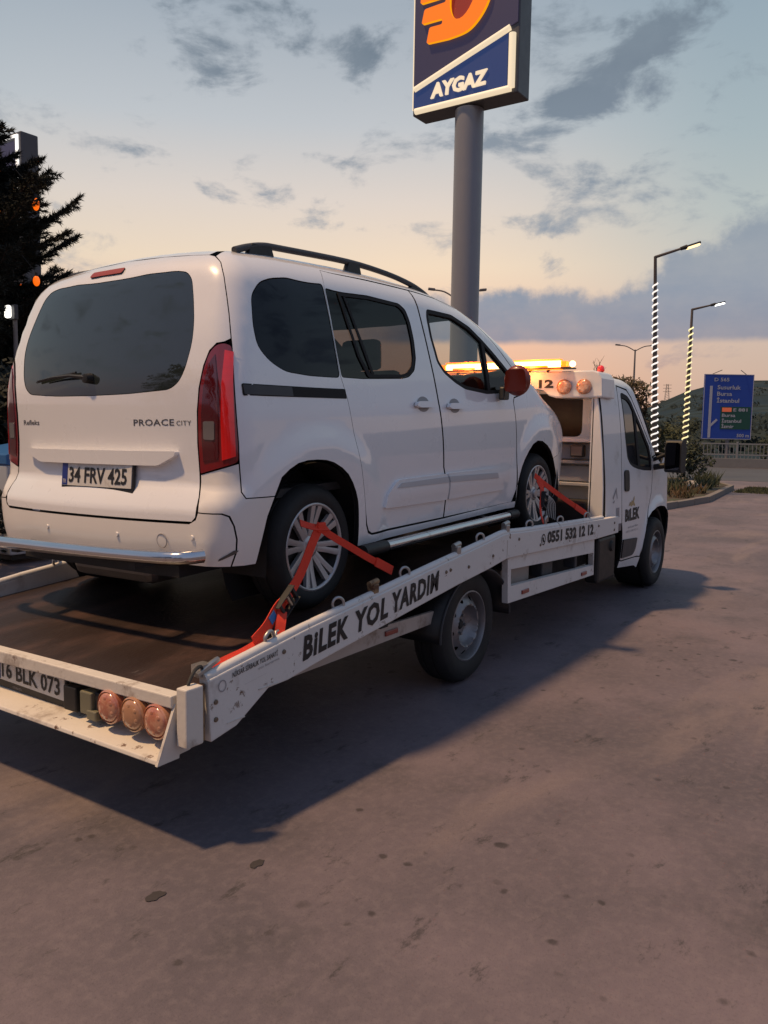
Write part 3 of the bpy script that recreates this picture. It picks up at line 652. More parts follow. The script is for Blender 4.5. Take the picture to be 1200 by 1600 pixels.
    # wheel arch liners
    for x0 in (0, WB):
        b = MB(); n = 16
        for k in range(n):
            a0, a1 = PI*k/n-.25, PI*(k+1)/n-.25+.001
            if k == n-1: a1 = PI+.2
            q = [(x0+.395*math.cos(a), .316+.425*math.sin(a)) for a in (a0, a1)]
            b.add([(q[0][0], .60*s, q[0][1]), (q[1][0], .60*s, q[1][1]), (q[1][0], .875*s, q[1][1]), (q[0][0], .875*s, q[0][1])], [(0, 1, 2, 3)])
        b.prism([(x0+.395*math.cos(a), .316+.425*math.sin(a)) for a in np.linspace(-.6, PI+.6, 18)], .595*s, .60*s)
        b.build('arch_liner', M_DARK, van)
# roof, windscreen, bonnet, front
tg_xy = [tuple(VAN.at(s, v)[:2]) for s, v in [(-.51, 1.655), (-.60, 1.685), (-.8, 1.735), (-1.1208, 1.772)]]
sd_xy = [tuple(VAN.at(s, v)[:2]) for s, v in [(-.469, 1.628), (-.40, 1.76), (-.25, 1.88), (.2, seamv), (.8, seamv), (1.6, seamv)]]
half = [sd_xy[k] for k in range(1, 6)]+[(1.90, -.60), (1.96, -.35), (1.985, 0)]
roof_poly = [tg_xy[3], tg_xy[2], tg_xy[1], tg_xy[0]]+half+[(x, -y) for x, y in half[::-1][1:]]+[(x, -y) for x, y in tg_xy[:3]]
VAN.panel('roof', roof_poly, PM, van, dom='top', h=.07, gap=.002)
wsl = WS+[(2.74, -.5), (2.79, -.25), (2.80, 0)]
top_edge = [(1.96, .35), (1.985, 0), (1.96, -.35)]
ws_poly = wsl+[(x, -y) for x, y in wsl[::-1][1:]]+top_edge
VAN.panel('windscreen', ws_poly, [M_GLASS, M_SEAM, M_INNER], van, dom='top', h=.09, off=-.003, rim=0, inner=False)
VAN.panel('windscreen_edge', ws_poly, [M_SEAM, M_SEAM, M_INNER], van, [inset(ws_poly, .05)], dom='top', h=.09, off=-.006, rim=.01, inner=True)
cw = [(2.66, -.725), (2.63, -.755), (2.75, -.62), (2.82, -.4), (2.86, 0)]
hd = HOOD_E+[(3.50, -.3), (3.525, 0)]
cowl = [(2.67, -.722), (2.74, -.5), (2.79, -.25), (2.80, 0), (2.79, .25), (2.74, .5), (2.67, .722), (2.61, .762), (2.83, .4), (2.86, 0), (2.83, -.4), (2.61, -.762)]
VAN.panel('cowl', cowl[::-1], [M_BLACK, M_SEAM, M_INNER], van, dom='top', h=.08, gap=.001, off=-.004)
bon = hd+[(x, -y) for x, y in hd[::-1][1:]]+[(2.61, .765), (2.83, .4), (2.86, 0), (2.83, -.4), (2.61, -.765)][1:4]
VAN.panel('bonnet', bon, PM, van, dom='top', h=.06, gap=.003)
VAN.panel('front_bumper', front_bumper, BM_, van, h=.06)
# chromed rear step bar
cb = [(-.72, .80, .345), (-.80, .70, .352), (-.815, .3, .356), (-.815, -.3, .366), (-.80, -.72, .378), (-.70, -.80, .378)]
MB().tube(spline(cb, 5), .030, 12).build('rear_step_bar', M_CHROME, van, 50)
for y in (-.45, .45): MB().box((-.60, y, .33), (.4, .05, .05)).build('step_bar_bracket', M_DARK, van)
# inside and underneath
MB().box((1.4, 0, .36), (4.1, 1.18, .22)).build('underbody', M_DARK, van)
MB().box((1.05, 0, .60), (3.0, 1.60, .04)).build('cabin_floor', M_INNER, van)
MB().prism([(2.10, .62), (2.62, .62), (2.62, 1.06), (2.25, 1.06), (2.12, .95)], -.76, .76).build('dashboard', M_INNER, van, bevel=.03)
for x, y, w_ in ((1.32, .38, .50), (1.32, -.38, .50), (.42, .0, 1.36)):
    st_ = MB().prism([(x, .62), (x+.48, .62), (x+.50, .80), (x+.10, .78), (x-.12, 1.24), (x-.22, 1.22)], y-w_/2, y+w_/2).build('seat', M_GREYPL, van, bevel=.04)
    for yy in ((y,) if w_ < 1 else (-.45, 0, .45)): MB().box((x-.20, yy, 1.33), (.10, .26, .19)).build('headrest', M_GREYPL, st_, bevel=.03)
MB().box((-.30, 0, .245), (.55, .62, .16)).build('silencer', mat('silencer_steel', (.18, .17, .16), .45, metal=.8, var=.2), van, bevel=.05)
van_wheel(van, (0, -.762, .316), spin=.15); van_wheel(van, (WB, -.762, .316), spin=.05)
van_wheel(van, (0, .762, .316), True, .4); van_wheel(van, (WB, .762, .316), True, .9)
# ---------------------------------------------------------------- the tow truck
truck = empty('tow_truck', 'white flatbed tow truck with sloping bed, white side rails and orange light bar', 'tow truck')
# loading floor
fl = [(-2.44, .553), (-1.28, .652), (.30, .782), (1.5, .762), (2.42, .748)]
M_FLOOR = mat('worn_bed_floor', (.026, .015, .013), .45, var=.35, vscale=2.5, col2=(.080, .042, .034), cscale=2.2, cth=(.48, .74), c3=((.17, .15, .145), 5, .64, .76), bump=.25, bscale=60, vstretch=(.5, 1.3, 1))
V = []; Fc = []
ys = np.linspace(-1.028, 1.028, 9); xs = []
for (xa, za), (xb, zb) in zip(fl[:-1], fl[1:]): xs += [(xa+(xb-xa)*k/6, za+(zb-za)*k/6) for k in range(6)]
xs.append(fl[-1])
for x, z in xs: V += [(x, y, z-.0119*y) for y in ys]
n9 = len(ys)
for i in range(len(xs)-1):
    for j in range(n9-1): Fc.append((i*n9+j, (i+1)*n9+j, (i+1)*n9+j+1, i*n9+j+1))
k = len(V); V += [(x, y, z-.04) for x, y, z in V]; Fc += [tuple(i+k for i in f[::-1]) for f in Fc]
Fc += [(j+1, j, j+k, j+1+k) for j in range(n9-1)]
finish('bed_floor', V, Fc, M_FLOOR, truck)
# side rails (outline in x,z)
rtop = [(-2.300, .602), (-1.72, .684), (-1.21, .742), (-.593, .814), (-.06, .872), (.27, .912), (.33, .914), (.59, .901), (1.0, .889), (2.2, .856), (2.57, .848)]
rbot = [(2.57, .705), (2.0, .704), (.33, .750), (.08, .717), (-.323, .676), (-.722, .628), (-1.60, .520), (-1.83, .487), (-1.955, .484), (-2.144, .378), (-2.285, .352)]
def rail(s):
    b = MB(); b.prism(rtop+rbot, 1.03*s, 1.08*s); r = b.build('side_rail', M_RAILP, truck, bevel=.006)
    MB().tube([(x, 1.052*s, z+.004) for x, z in rtop[:-1]], .022, 8).build('top_tube', M_RAILP, r, 50)
    return r
rl_r, rl_l = rail(-1), rail(1)
SL = Vector((2.03-.0, 0, .268)).normalized()
def railtxt(name, t, x0, x1, dz, h, m, slope, z0, bold=.02, shear=0, parent=rl_r, space=1.0):
    u = Vector((1, 0, slope)).normalized(); text(name, t, (x0, -1.081, z0), u, Vector((0, 0, 1)), h, (x1-x0)*math.sqrt(1+slope**2), m, parent, bold=bold, shear=shear, off=.0015, space=space)
railtxt('rail_lettering', 'BiLEK', -1.735, -1.40, 0, .105, M_INK, .112, .553, .042, .12, space=1.12)
railtxt('rail_lettering', 'YOL', -1.345, -1.06, 0, .105, M_INK, .112, .597, .042, .12, space=1.12)
railtxt('rail_lettering', 'YARDIM', -1.025, -.55, 0, .105, M_INK, .114, .636, .042, .12, space=1.12)
railtxt('phone_lettering', '0551 532 12 12', .98, 1.93, 0, .080, M_INK, -.030, .785, .045)
M_BRASS0 = mat('bolt_steel', (.20, .15, .11), .55, metal=.5, var=.3, vscale=30)
b = MB(); cx, cz = .91, .815
th = np.linspace(0, 2*PI, 25)
for k in range(24):
    if k == 15: continue
    b.add([(cx+.036*math.cos(t)*r, -1.0825, cz+.040*math.sin(t)*r) for t in (th[k], th[k+1]) for r in (.80, 1)], [(0, 1, 3, 2)])
b.tube([(cx-.012, -1.083, cz+.016), (cx-.010, -1.083, cz-.002), (cx+.004, -1.083, cz-.015), (cx+.016, -1.083, cz-.013)], .0055, 5); b.build('phone_emblem', M_INK, rl_r)
railtxt('small_print', 'NİKSAR SİRBALIK YOL SANAYİ', -2.17, -1.90, 0, .022, M_INK, .118, .582, .012, .1)
railtxt('small_print', 'oto kurtarma', -2.02, -1.89, 0, .012, M_FADEINK, .118, .578, .0)
railtxt('small_print', '────────', -2.10, -1.97, 0, .010, M_FADEINK, .118, .532, .0)
b = MB(); cx, cz = -2.225, .563
for k in range(24): b.add([(cx+.022*math.cos(t)*r, -1.0825, cz+.024*math.sin(t)*r) for t in (th[k], th[k+1]) for r in (.82, 1)], [(0, 1, 3, 2)])
b.build('ring_emblem', M_FADEINK, rl_r)
b = MB()
for x, dz in ((-2.26, .10), (-2.26, .17), (-1.86, .045), (-.47, .055), (-.42, .055), (-.20, .09), (.12, .10), (.50, .045), (.86, .11), (2.05, .05), (2.45, .05), (2.45, .11)):
    zt = float(np.interp(x, [p[0] for p in rtop], [p[1] for p in rtop])); b.lathe([(.0, .007), (.008, .007), (.011, .002), (.011, .0)], 8, (x, -1.08, zt-dz))
b.build('rail_bolts', M_BRASS0, rl_r, 40)
for x0, z0, w_, h_ in ((.325, .752, .006, .12), (-2.15, .40, .10, .004), (-1.96, .49, .12, .004)): MB().box((x0, -1.081, z0+h_/2 if h_ > .05 else z0+.004), (w_, .004, h_)).build('weld_seam', M_RUSTP, rl_r)
# rings, hooks and clamps along the rails
M_GALV = mat('galvanised_steel', (.42, .41, .40), .4, metal=.85, var=.15, vscale=20)
M_BRASS = mat('rusty_clamp', (.30, .20, .11), .6, metal=.4, var=.3, vscale=30, col2=(.10, .05, .03), cscale=20, cth=(.45, .6))
ztop = lambda x: float(np.interp(x, [p[0] for p in rtop], [p[1] for p in rtop]))
def torus(b, c, R, r, e1, e2, a0=0, a1=2*PI, n=16):
    c, e1, e2 = Vector(c), Vector(e1).normalized(), Vector(e2).normalized()
    return b.tube([c+e1*R*math.cos(a0+(a1-a0)*k/n)+e2*R*math.sin(a0+(a1-a0)*k/n) for k in range(n+1)], r, 7)
for s, par, L in ((-1, rl_r, (-1.44, -.861, -.004, .728, 1.284, 1.851)), (1, rl_l, (-1.50, -.4))):
    for x in L: torus(MB(), (x, 1.05*s, ztop(x)+.036), .030, .0075, (.8, .35*s, 0), (0, 0, 1)).build('tie_ring', M_GALV, par, 60)
for x in (-1.151, -.301, .354):
    c = MB().box((x, -1.05, ztop(x)+.030), (.045, .045, .05)).build('rail_clamp', M_BRASS if x < -1 else M_GALV, rl_r, bevel=.006)
    MB().tube([(x-.035, -1.05, ztop(x)+.055), (x+.035, -1.05, ztop(x)+.065)], .016, 8).build('clamp_bolt', M_BRASS if x < -1 else M_GALV, c, 50)
# rear end: top beam, recess with plate and lamps, ledge, end posts
RX = -2.45
MB().prism([(-1.055, .530), (1.055, .490), (1.055, .552), (-1.055, .578)], RX-.01, RX+.05, 'x').build('rear_beam', M_RUSTP, truck, bevel=.005)
MB().prism([(-1.05, .365), (1.05, .335), (1.05, .492), (-1.05, .532)], RX+.075, RX+.095, 'x').build('recess_wall', M_RUSTP, truck)
MB().prism([(RX+.09, .372), (RX-.075, .352), (RX-.08, .335), (RX+.09, .345)], -1.05, 1.05).build('rear_ledge', M_RUSTP, truck, bevel=.004)
for s in (-1, 1):
    MB().prism([(RX-.085, .335), (RX+.02, .335), (RX+.045, .545), (RX+.005, .545)], 1.05*s, 1.062*s).build('end_gusset', M_RUSTP, truck)
    MB().box((RX+.04, 1.10*s, .50), (.085, .055, .225)).build('end_post', M_RUSTP, truck, bevel=.006)
    MB().box((RX+.11, 1.055*s, .475), (.03, .04, .22)).build('hinge_plate', M_DARK, truck)
    h = MB()
    h.tube([(RX+.13, 1.06*s, .37), (RX+.13, 1.06*s, .59)], .016, 8); h.build('hinge_pin', M_BRASS, truck, 50)
pl = plate(truck, (RX+.060, -.067, .458), (0, -1, -.02), (0, 0, 1), '16 BLK 073')
# three round rear lamps each side of the recess, and the trailer sockets
M_AMBR = mat('pink_lamp_lens', (.44, .15, .085), .22, coat=.8, var=.2, vscale=40, col2=(.52, .25, .15), cscale=20, cth=(.45, .6))
M_AMB2 = mat('amber_lamp_lens', (.42, .21, .11), .22, coat=.6, var=.15, vscale=40)
def round_lamp(parent, c, r, ax, sgn, m, d=.03):
    rimb = MB().lathe([(r*1.05, -.02), (r*1.06, d*.4), (r*.97, d*.55), (r*.95, d*.4)], 28, c, ax, sgn).build('lamp_housing', m, parent, 50)
    L = MB().lathe([(.0, d), (r*.40, d*.97), (r*.75, d*.8), (r*.93, d*.45), (r*.97, .0)], 28, c, ax, sgn); L.build('lamp_lens', m, rimb, 50)
    e = {'x': ((0, 1, 0), (0, 0, 1), (sgn, 0, 0))}[ax]; ct = Vector(c)
    t = MB()
    for k in range(6):
        a = PI*k/3+.4; p = ct+Vector(e[0])*math.cos(a)*r*.55+Vector(e[1])*math.sin(a)*r*.55+Vector(e[2])*d*.80; t.sphere(p, r*.20, 8, 6, (.35, 1, 1))
    t.build('lens_facets', m, rimb, 60)
    return rimb
for s in (-1, 1):
    for k, (yy, m) in enumerate(((.70, M_AMBR), (.843, M_AMB2), (.975, M_AMBR))): round_lamp(truck, (RX-.005, yy*s, .466-.012*k*0), .064, 'x', -1, m)
MB().box((RX+.045, -.425, .440), (.09, .085, .105)).build('socket_box', M_BLACK, truck, bevel=.006)
g = MB().box((RX+.035, -.545, .448), (.09, .075, .095)).build('trailer_socket', mat('olive_plastic', (.16, .15, .10), .5, var=.2), truck, bevel=.006)
MB().box((RX+.01, -.585, .405), (.05, .06, .04)).build('socket_flap', mat('olive_plastic', (.16, .15, .10)), g, bevel=.006)
MB().box((RX+.035, -.61, .445), (.06, .05, .11)).build('socket_bracket', M_DARK, truck, bevel=.004)
# rail end ratchet with cords and hook lying at the hinge
b = MB(); b.box((-2.285, -1.03, .635), (.06, .05, .045)).tube([(-2.33, -1.05, .625), (-2.26, -1.05, .650), (-2.20, -1.03, .655)], .013, 7); b.build('rail_end_catch', M_GALV, rl_r, 40)
b = MB(); b.tube(spline([(-2.41, -1.09, .615), (-2.37, -1.08, .655), (-2.32, -1.06, .66), (-2.30, -1.05, .64)], 5), .007, 6); b.build('catch_cable', M_DARK, rl_r, 60)
# chassis
MB().box((.1, -.42, .465), (4.6, .07, .12)).build('chassis_beam', M_DARK, truck); MB().box((.1, .42, .465), (4.6, .07, .12)).build('chassis_beam', M_DARK, truck)
for x in (-2.2, -1.6, -1.0, .55, 1.2, 1.9): MB().box((x, 0, float(np.interp(x, [p[0] for p in fl], [p[1] for p in fl]))-.10), (.07, 2.04, .06)).build('cross_member', M_DARK, truck)
MB().tube([(0, -.8, .36), (0, .8, .36)], .055, 12).build('rear_axle', M_DARK, truck, 50)
MB().box((1.35, .0, .60), (1.5, 1.0, .3)).build('hydraulic_tank', M_DARK, truck, bevel=.02)
M_LOWB = mat('lower_beam_paint', (.46, .40, .36), .55, var=.12, vscale=5, col2=(.28, .22, .18), cscale=6)
lb = MB().prism([(-2.05, .43), (-.33, .442), (-.30, .512), (-1.0, .53), (-1.5, .513), (-1.97, .50)], -.955, -.93).build('lower_beam', M_LOWB, truck, bevel=.004)
M_MARK = mat('red_marker_lens', (.22, .02, .015), .3, coat=.5)
MB().box((-.84, -.960, .482), (.12, .012, .028)).build('side_marker', M_MARK, lb, bevel=.004)
# under-bed box frame
fr = MB(); out_ = [(.375, .748), (2.015, .700), (2.03, .405), (.395, .442)]; inn = [(.43, .665), (2.0, .592), (2.01, .488), (.435, .552)]
vv, ff = cdt(out_, [inn], None); n = len(vv)
fr.add([(x, -1.062, z) for x, z in vv]+[(x, -1.02, z) for x, z in vv], [tuple(t) for t in ff]+[tuple(i+n for i in t[::-1]) for t in ff])
for lp in (out_, inn):
    for i in range(4):
        (xa, za), (xb, zb) = lp[i], lp[(i+1) % 4]; fr.add([(xa, -1.062, za), (xb, -1.062, zb), (xb, -1.02, zb), (xa, -1.02, za)], [(0, 1, 2, 3)])
fb = fr.build('tool_box_frame', M_RAILP, truck)
MB().box((1.2, -.86, .56), (1.6, .02, .28)).build('box_back', M_DARK, fb)
for x0, x1, d in ((.52, .98, .9), (1.10, 1.30, .95), (1.66, 1.70, .99)): MB().box(((x0+x1)/2, -d, .57), (x1-x0, .10, .13)).build('stowed_tool', M_LOWB if x1 < 1 else M_GREYPL, fb, bevel=.01)
for x, z in ((.66, .483), (1.79, .450)): MB().box((x, -1.067, z), (.11, .012, .028)).build('side_marker', M_MARK, fb, bevel=.004)
MB().box((2.36, -1.00, .50), (.44, .12, .385)).build('fuel_box', M_BLACK, truck, bevel=.025)
MB().lathe([(.0, .02), (.04, .018), (.05, .0)], 18, (2.45, -1.06, .60)).build('filler_cap', M_DARK, truck, 40)
# mudguards of the rear wheels
for s in (-1, 1):
    b = MB(); n = 22; pr = []
    for k in range(n+1):
        a = .0+(PI+.06)*k/n; pr.append((.46*math.cos(a)+.03, .355+.36*math.sin(a)+.0))
    for (xa, za), (xb, zb) in zip(pr[:-1], pr[1:]): b.add([(xa, .72*s, za), (xb, .72*s, zb), (xb, 1.03*s, zb), (xa, 1.03*s, za)], [(0, 1, 2, 3)])
    mg = b.build('mudguard', M_BLACK, truck, 60); md = mg.modifiers.new('t', 'SOLIDIFY'); md.thickness = .012
    MB().tube([(x, 1.03*s, z) for x, z in pr], .007, 6).build('guard_edge', M_GREYPL, mg, 60)
truck_wheel(truck, (0, -.885, .358), rot=.2); truck_wheel(truck, (4.035, -.905, .358), rot=.5)
truck_wheel(truck, (0, .885, .358), True); truck_wheel(truck, (4.035, .905, .358), True)
# ---- cab
CM = [M_TRUCKP, M_SEAM, M_INNER]
gap_d = [(2.90, 1.875), (2.895, 1.72), (2.889, 1.446), (2.872, 1.30), (2.860, 1.10), (2.866, .90), (2.881, .758), (2.936, .604), (2.952, .50), (2.960, .405)]
CWIN = rounded([(2.975, 1.838), (3.03, 1.845), (3.17, 1.830), (3.257, 1.800), (3.495, 1.631), (3.742, 1.440), (3.80, 1.33), (3.80, 1.205), (3.55, 1.215), (3.375, 1.231), (3.20, 1.258), (3.105, 1.292), (3.045, 1.345), (3.010, 1.50), (2.99, 1.70)], .03)
arch_c = [(3.50, .262), (3.51, .40), (3.522, .511), (3.56, .64), (3.63, .738), (3.737, .800), (3.87, .835), (4.0, .840), (4.15, .825), (4.30, .775), (4.42, .70)]
side_back = [(2.412, .70), (2.865, .690), (2.868, .758)]+[(2.858, .90), (2.853, 1.10), (2.864, 1.30), (2.882, 1.446), (2.888, 1.72), (2.893, 1.89), (3.18, 1.872), (3.29, 1.825), (3.51, 1.668), (3.78, 1.462), (3.83, 1.34), (3.95, 1.36), (3.80, 1.50), (3.56, 1.72), (3.35, 1.90), (3.20, 1.965), (2.9, 1.985), (2.42, 1.985)]
def cabtop(pts): P = CAB.top([p[0] for p in pts], [p[1] for p in pts]); s, v = CAB.inv(P); return list(zip(s.tolist(), v.tolist()))
door_c = gap_d[::-1]+[(2.902, 1.883), (3.17, 1.865), (3.285, 1.818), (3.505, 1.660), (3.775, 1.455), (3.825, 1.33), (3.815, 1.15), (3.78, .99), (3.66, .80), (3.575, .66), (3.53, .53), (3.515, .385)]
door_c = door_c[:0]+[(2.960, .405)]+[(3.0, .392), (3.5, .378)]+door_c[::-1][1:-len(gap_d)]+gap_d[:-1]
sill_c = [(2.93, .330), (3.46, .285), (3.497, .262), (3.508, .37), (3.0, .384), (2.955, .396)]
bonE = [(4.42, -.82), (4.60, -.80), (4.78, -.72), (4.92, -.55)]
bonsv = cabtop(bonE)
fen_c = [(3.535, .53), (3.58, .66), (3.665, .795), (3.787, .985), (3.822, 1.15), (3.834, 1.325)]+[(3.95, 1.35), (4.15, 1.26)]+bonsv+[(4.75, .75), (4.42, .70)]+arch_c[::-1][1:-1]
fen_c = fen_c
cs = {}
for mm in (False, True):
    s = 1 if mm else -1
    sp = CAB.panel('cab_side', side_back, CM, truck, h=.05, mirror=mm)
    MB().prism([(2.402, .70), (2.72, .70), (2.72, 2.02), (2.402, 2.0)], .855*s, .875*s).build('pillar_inner', M_TRUCKP, sp)
    MB().prism([(s*.86, .70), (s*.992, .70), (s*.985, 1.10), (s*.965, 1.40), (s*.93, 1.72), (s*.885, 1.98), (s*.86, 1.98)], 2.402, 2.43, 'x').build('pillar_edge', M_TRUCKP, sp, bevel=.006)
    dr = CAB.panel('cab_door', door_c, CM, truck, [CWIN], h=.045, mirror=mm)
    CAB.panel('window_frame', inset(CWIN, .002), [M_SEAM, M_SEAM, M_INNER], dr, [inset(CWIN, .030)], h=.05, off=-.002, gap=0, rim=.02, inner=True, mirror=mm)
    CAB.panel('window_divider', [(3.30, 1.78), (3.36, 1.745), (3.45, 1.225), (3.375, 1.23)], [M_SEAM, M_SEAM, M_INNER], dr, h=.05, off=-.003, gap=0, rim=.02, inner=True, mirror=mm)
    CAB.panel('door_window', inset(CWIN, .02), [mat('cab_tinted_glass', (.014, .015, .017), .04, ior=1.6), M_SEAM, M_INNER], dr, h=.06, off=-.010, gap=0, rim=0, inner=False, mirror=mm)
    CAB.panel('door_handle', rounded([(2.925, 1.235), (3.055, 1.232), (3.055, 1.035), (2.925, 1.040)], .04), [M_BLACK, M_BLACK, M_INNER], dr, h=.03, off=.012, gap=0, rim=.015, inner=False, mirror=mm)
    CAB.panel('door_cladding', rounded([(2.948, .594), (3.375, .572), (3.368, .46), (3.30, .412), (2.968, .418)], [.005, .01, .05, .04, .005]), [M_GREYPL, M_SEAM, M_INNER], dr, h=.04, off=.012, gap=0, rim=.014, inner=False, mirror=mm)
    CAB.panel('door_sill', sill_c, CM, truck, h=.04, mirror=mm)
    CAB.panel('cab_fender', fen_c, CM, truck, h=.045, mirror=mm)
    MB().lathe([(.40, -.25), (.415, .02), (.43, .03)], 30, (4.035, -.93*-s if False else .93*s, .40), 'y', s).build('arch_liner', M_DARK, truck)
    MB().prism([(4.035+.42*math.cos(a), .38+.45*math.sin(a)) for a in np.linspace(-.55, PI+.55, 20)], .60*s, .615*s).build('arch_wall', M_DARK, truck)
    # mirror: double arm and tall head
    mr = MB().prism(rounded([(-.055, -.155), (.055, -.16), (.07, .10), (.04, .165), (-.04, .165), (-.06, .10)], .04), -.085, .085, 'y').build('cab_mirror', M_BLACK, truck, 50, bevel=.02, loc=(3.86, 1.20*s, 1.345)); mr.rotation_euler = (0, 0, .18*s)
    MB().prism(rounded([(-.072, -.13), (.072, -.13), (.072, .14), (-.072, .14)], .03), -.062, -.058, 'x').build('mirror_glass', mat('mirror_glass', (.10, .10, .11), .05, metal=1), mr)
    mp_ = [(-.0, -.115*s*-1 if False else -.10*s, -.09), (-.02, -.26*s, -.12)]
    MB().tube(mp_, .030, 8).tube([(.0, -.10*s, .02), (-.02, -.25*s, -.05)], .020, 8).build('mirror_arm', M_BLACK, mr, 50)
    MB().prism([(.056, -.13), (.095, -.10), (.10, .08), (.06, .12)], .03, .088).build('mirror_cap', M_TRUCKP, mr, bevel=.01)
    cs[mm] = (sp, dr)
CS = lambda x, z: CAB.side(x, z, .003)
dr = cs[False][1]; sp = cs[False][0]
text('door_lettering', 'BiLEK', (2.962, .765), (1, .0), (0, 1), .108, .435, M_INK, dr, bold=.05, space=1.1, fmap=CS)
text('door_lettering', 'yol yardım', (3.06, .690), (1, 0), (0, 1), .022, .30, M_FADEINK, dr, fmap=CS)
text('door_lettering', '0551 532 12 12', (3.02, .650), (1, 0), (0, 1), .020, .36, M_FADEINK, dr, fmap=CS)
M_GOLD = mat('gold_print', (.42, .30, .14), .5, var=.2, vscale=20)
gp = [(3.06, .895), (3.10, .935), (3.13, .925), (3.155, .950), (3.18, .935), (3.225, .985), (3.232, .955), (3.215, .93), (3.25, .90), (3.23, .885), (3.20, .905), (3.14, .89), (3.10, .905)]
CAB.panel('gold_emblem', gp, [M_GOLD, M_GOLD, M_INNER], dr, dom='side', h=.03, off=.003, gap=0, rim=0, inner=False)
CAB.panel('grey_sticker', [(2.585, .765), (2.855, .757), (2.858, .695), (2.61, .70)], [mat('grey_sticker_print', (.17, .14, .145), .6, var=.15), M_SEAM, M_INNER], sp, dom='side', h=.05, off=.003, gap=0, rim=0, inner=False)
for q in ([(2.60, 1.00), (2.70, 1.085), (2.715, 1.075), (2.62, .985)], [(2.70, 1.09), (2.735, .99), (2.720, .985), (2.69, 1.07)], [(2.60, .96), (2.66, .98), (2.64, .95)], [(2.705, .905), (2.785, .905), (2.79, .82), (2.715, .822)]):
    CAB.panel('side_print', q, [M_FADEINK, M_FADEINK, M_INNER], sp, dom='side', h=.05, off=.003, gap=0, rim=0, inner=False)
# roof, windscreen, bonnet, front
rf = [(2.41, -.84), (2.9, -.83), (3.22, -.80), (3.42, -.76), (3.62, -.55), (3.66, 0)]
CAB.panel('cab_roof', rf+[(x, -y) for x, y in rf[::-1][1:]], CM, truck, dom='top', h=.08)
wsc = [(3.42, -.765), (3.70, -.80), (3.95, -.825), (4.20, -.84), (4.40, -.82), (4.47, -.45), (4.49, 0)]
wp = wsc+[(x, -y) for x, y in wsc[::-1][1:]]+[(3.62, .55), (3.66, 0), (3.62, -.55)]
CAB.panel('windscreen', wp, [mat('cab_tinted_glass', (.014, .015, .017)), M_SEAM, M_INNER], truck, dom='top', h=.09)
bc = bonE+[(4.96, -.3), (4.97, 0)]; bb = [(4.49, 0), (4.47, -.45)]
CAB.panel('cab_bonnet', bc+[(x, -y) for x, y in bc[::-1][1:]]+[(4.47, .45), (4.49, 0), (4.47, -.45)], CM, truck, dom='top', h=.07)
mcf = lambda s: 2*(4.2+PI/2)-s
fbc = [(4.42, .26), (4.42, .70), (4.75, .75)]+bonsv[-2:]
CAB.panel('cab_front', fbc+[(4.2+PI/2, .92)]+[(mcf(s), v) for s, v in fbc[::-1]], [M_GREYPL, M_SEAM, M_INNER], truck, h=.08)
# rear wall of the cab with window, shelf, work lamp; header with phone number and round lamps
M_HEAD = M_TRUCKP
vv, ff = cdt([(-.86, .72), (.86, .72), (.86, 2.0), (-.86, 2.0)], [rounded([(-.66, 1.53), (.66, 1.53), (.66, 1.92), (-.66, 1.92)], .07)], None)
bw = finish('cab_back_wall', [(2.715, y, z) for y, z in vv], [tuple(t) for t in ff], M_TRUCKP, truck)
MB().prism(rounded([(-.67, 1.52), (.67, 1.52), (.67, 1.92), (-.67, 1.92)], .07), 2.718, 2.730, 'x').build('back_window', mat('dark_back_glass', (.010, .005, .005), .25, ior=1.25), bw)
for yy in (-.80, -.74, .74, .80): MB().box((2.708, yy, 1.74), (.018, .018, .36)).build('wall_rib', M_TRUCKP, bw, bevel=.004)
MB().box((2.64, 0, 1.500), (.16, 1.71, .035)).build('wall_shelf', M_TRUCKP, bw, bevel=.006)
M_BLUEG = mat('blue_grey_paint', (.30, .32, .37), .5, var=.08)
for z, d in ((1.40, .05), (1.305, .09), (1.20, .04), (1.105, .10)): MB().box((2.70-d/2, 0, z), (d, 1.70, .03 if d > .05 else .14)).build('wall_beam', M_BLUEG, bw, bevel=.005)
wl = MB().box((2.60, -.672, 1.405), (.06, .125, .105)).build('work_lamp', M_BLACK, bw, bevel=.01)
MB().box((2.567, -.672, 1.405), (.008, .10, .08)).build('work_lamp_glass', mat('work_lamp_lens', (.14, .12, .12), .2, coat=.5), wl)
MB().prism([(2.62, 1.475), (2.70, 1.475), (2.70, 1.36)], -.85, -.83).build('shelf_bracket', M_TRUCKP, bw)
MB().box((2.55, 0, .86), (.3, 1.68, .22)).build('winch_housing', M_DARK, bw, bevel=.02)
hl = [(-.955, 1.868), (-.535, 1.868), (-.47, 1.885), (-.42, 1.930), (-.36, 1.945), (.36, 1.945), (.42, 1.930), (.47, 1.885), (.535, 1.868), (.955, 1.868), (.945, 2.03), (.91, 2.085), (.86, 2.10), (-.86, 2.10), (-.91, 2.085), (-.945, 2.03)]
hd_ = MB().prism(hl, 2.375, 2.70, 'x').build('cab_header', M_TRUCKP, truck, bevel=.012)
text('phone_lettering', '0551 532 12 12', (2.375, .52, 1.960), (0, -1, 0), (0, 0, 1), .068, 1.03, M_INK, hd_, bold=.045, off=.002)
M_AMB3 = mat('header_lamp_lens', (.60, .26, .14), .22, coat=.7, var=.2, vscale=30, col2=(.72, .42, .28), cscale=25, cth=(.45, .6))
for yy in (.614, .793):
    for s in (-1, 1): round_lamp(hd_, (2.365, yy*s, 1.962), .062, 'x', -1, M_AMB3, .028)
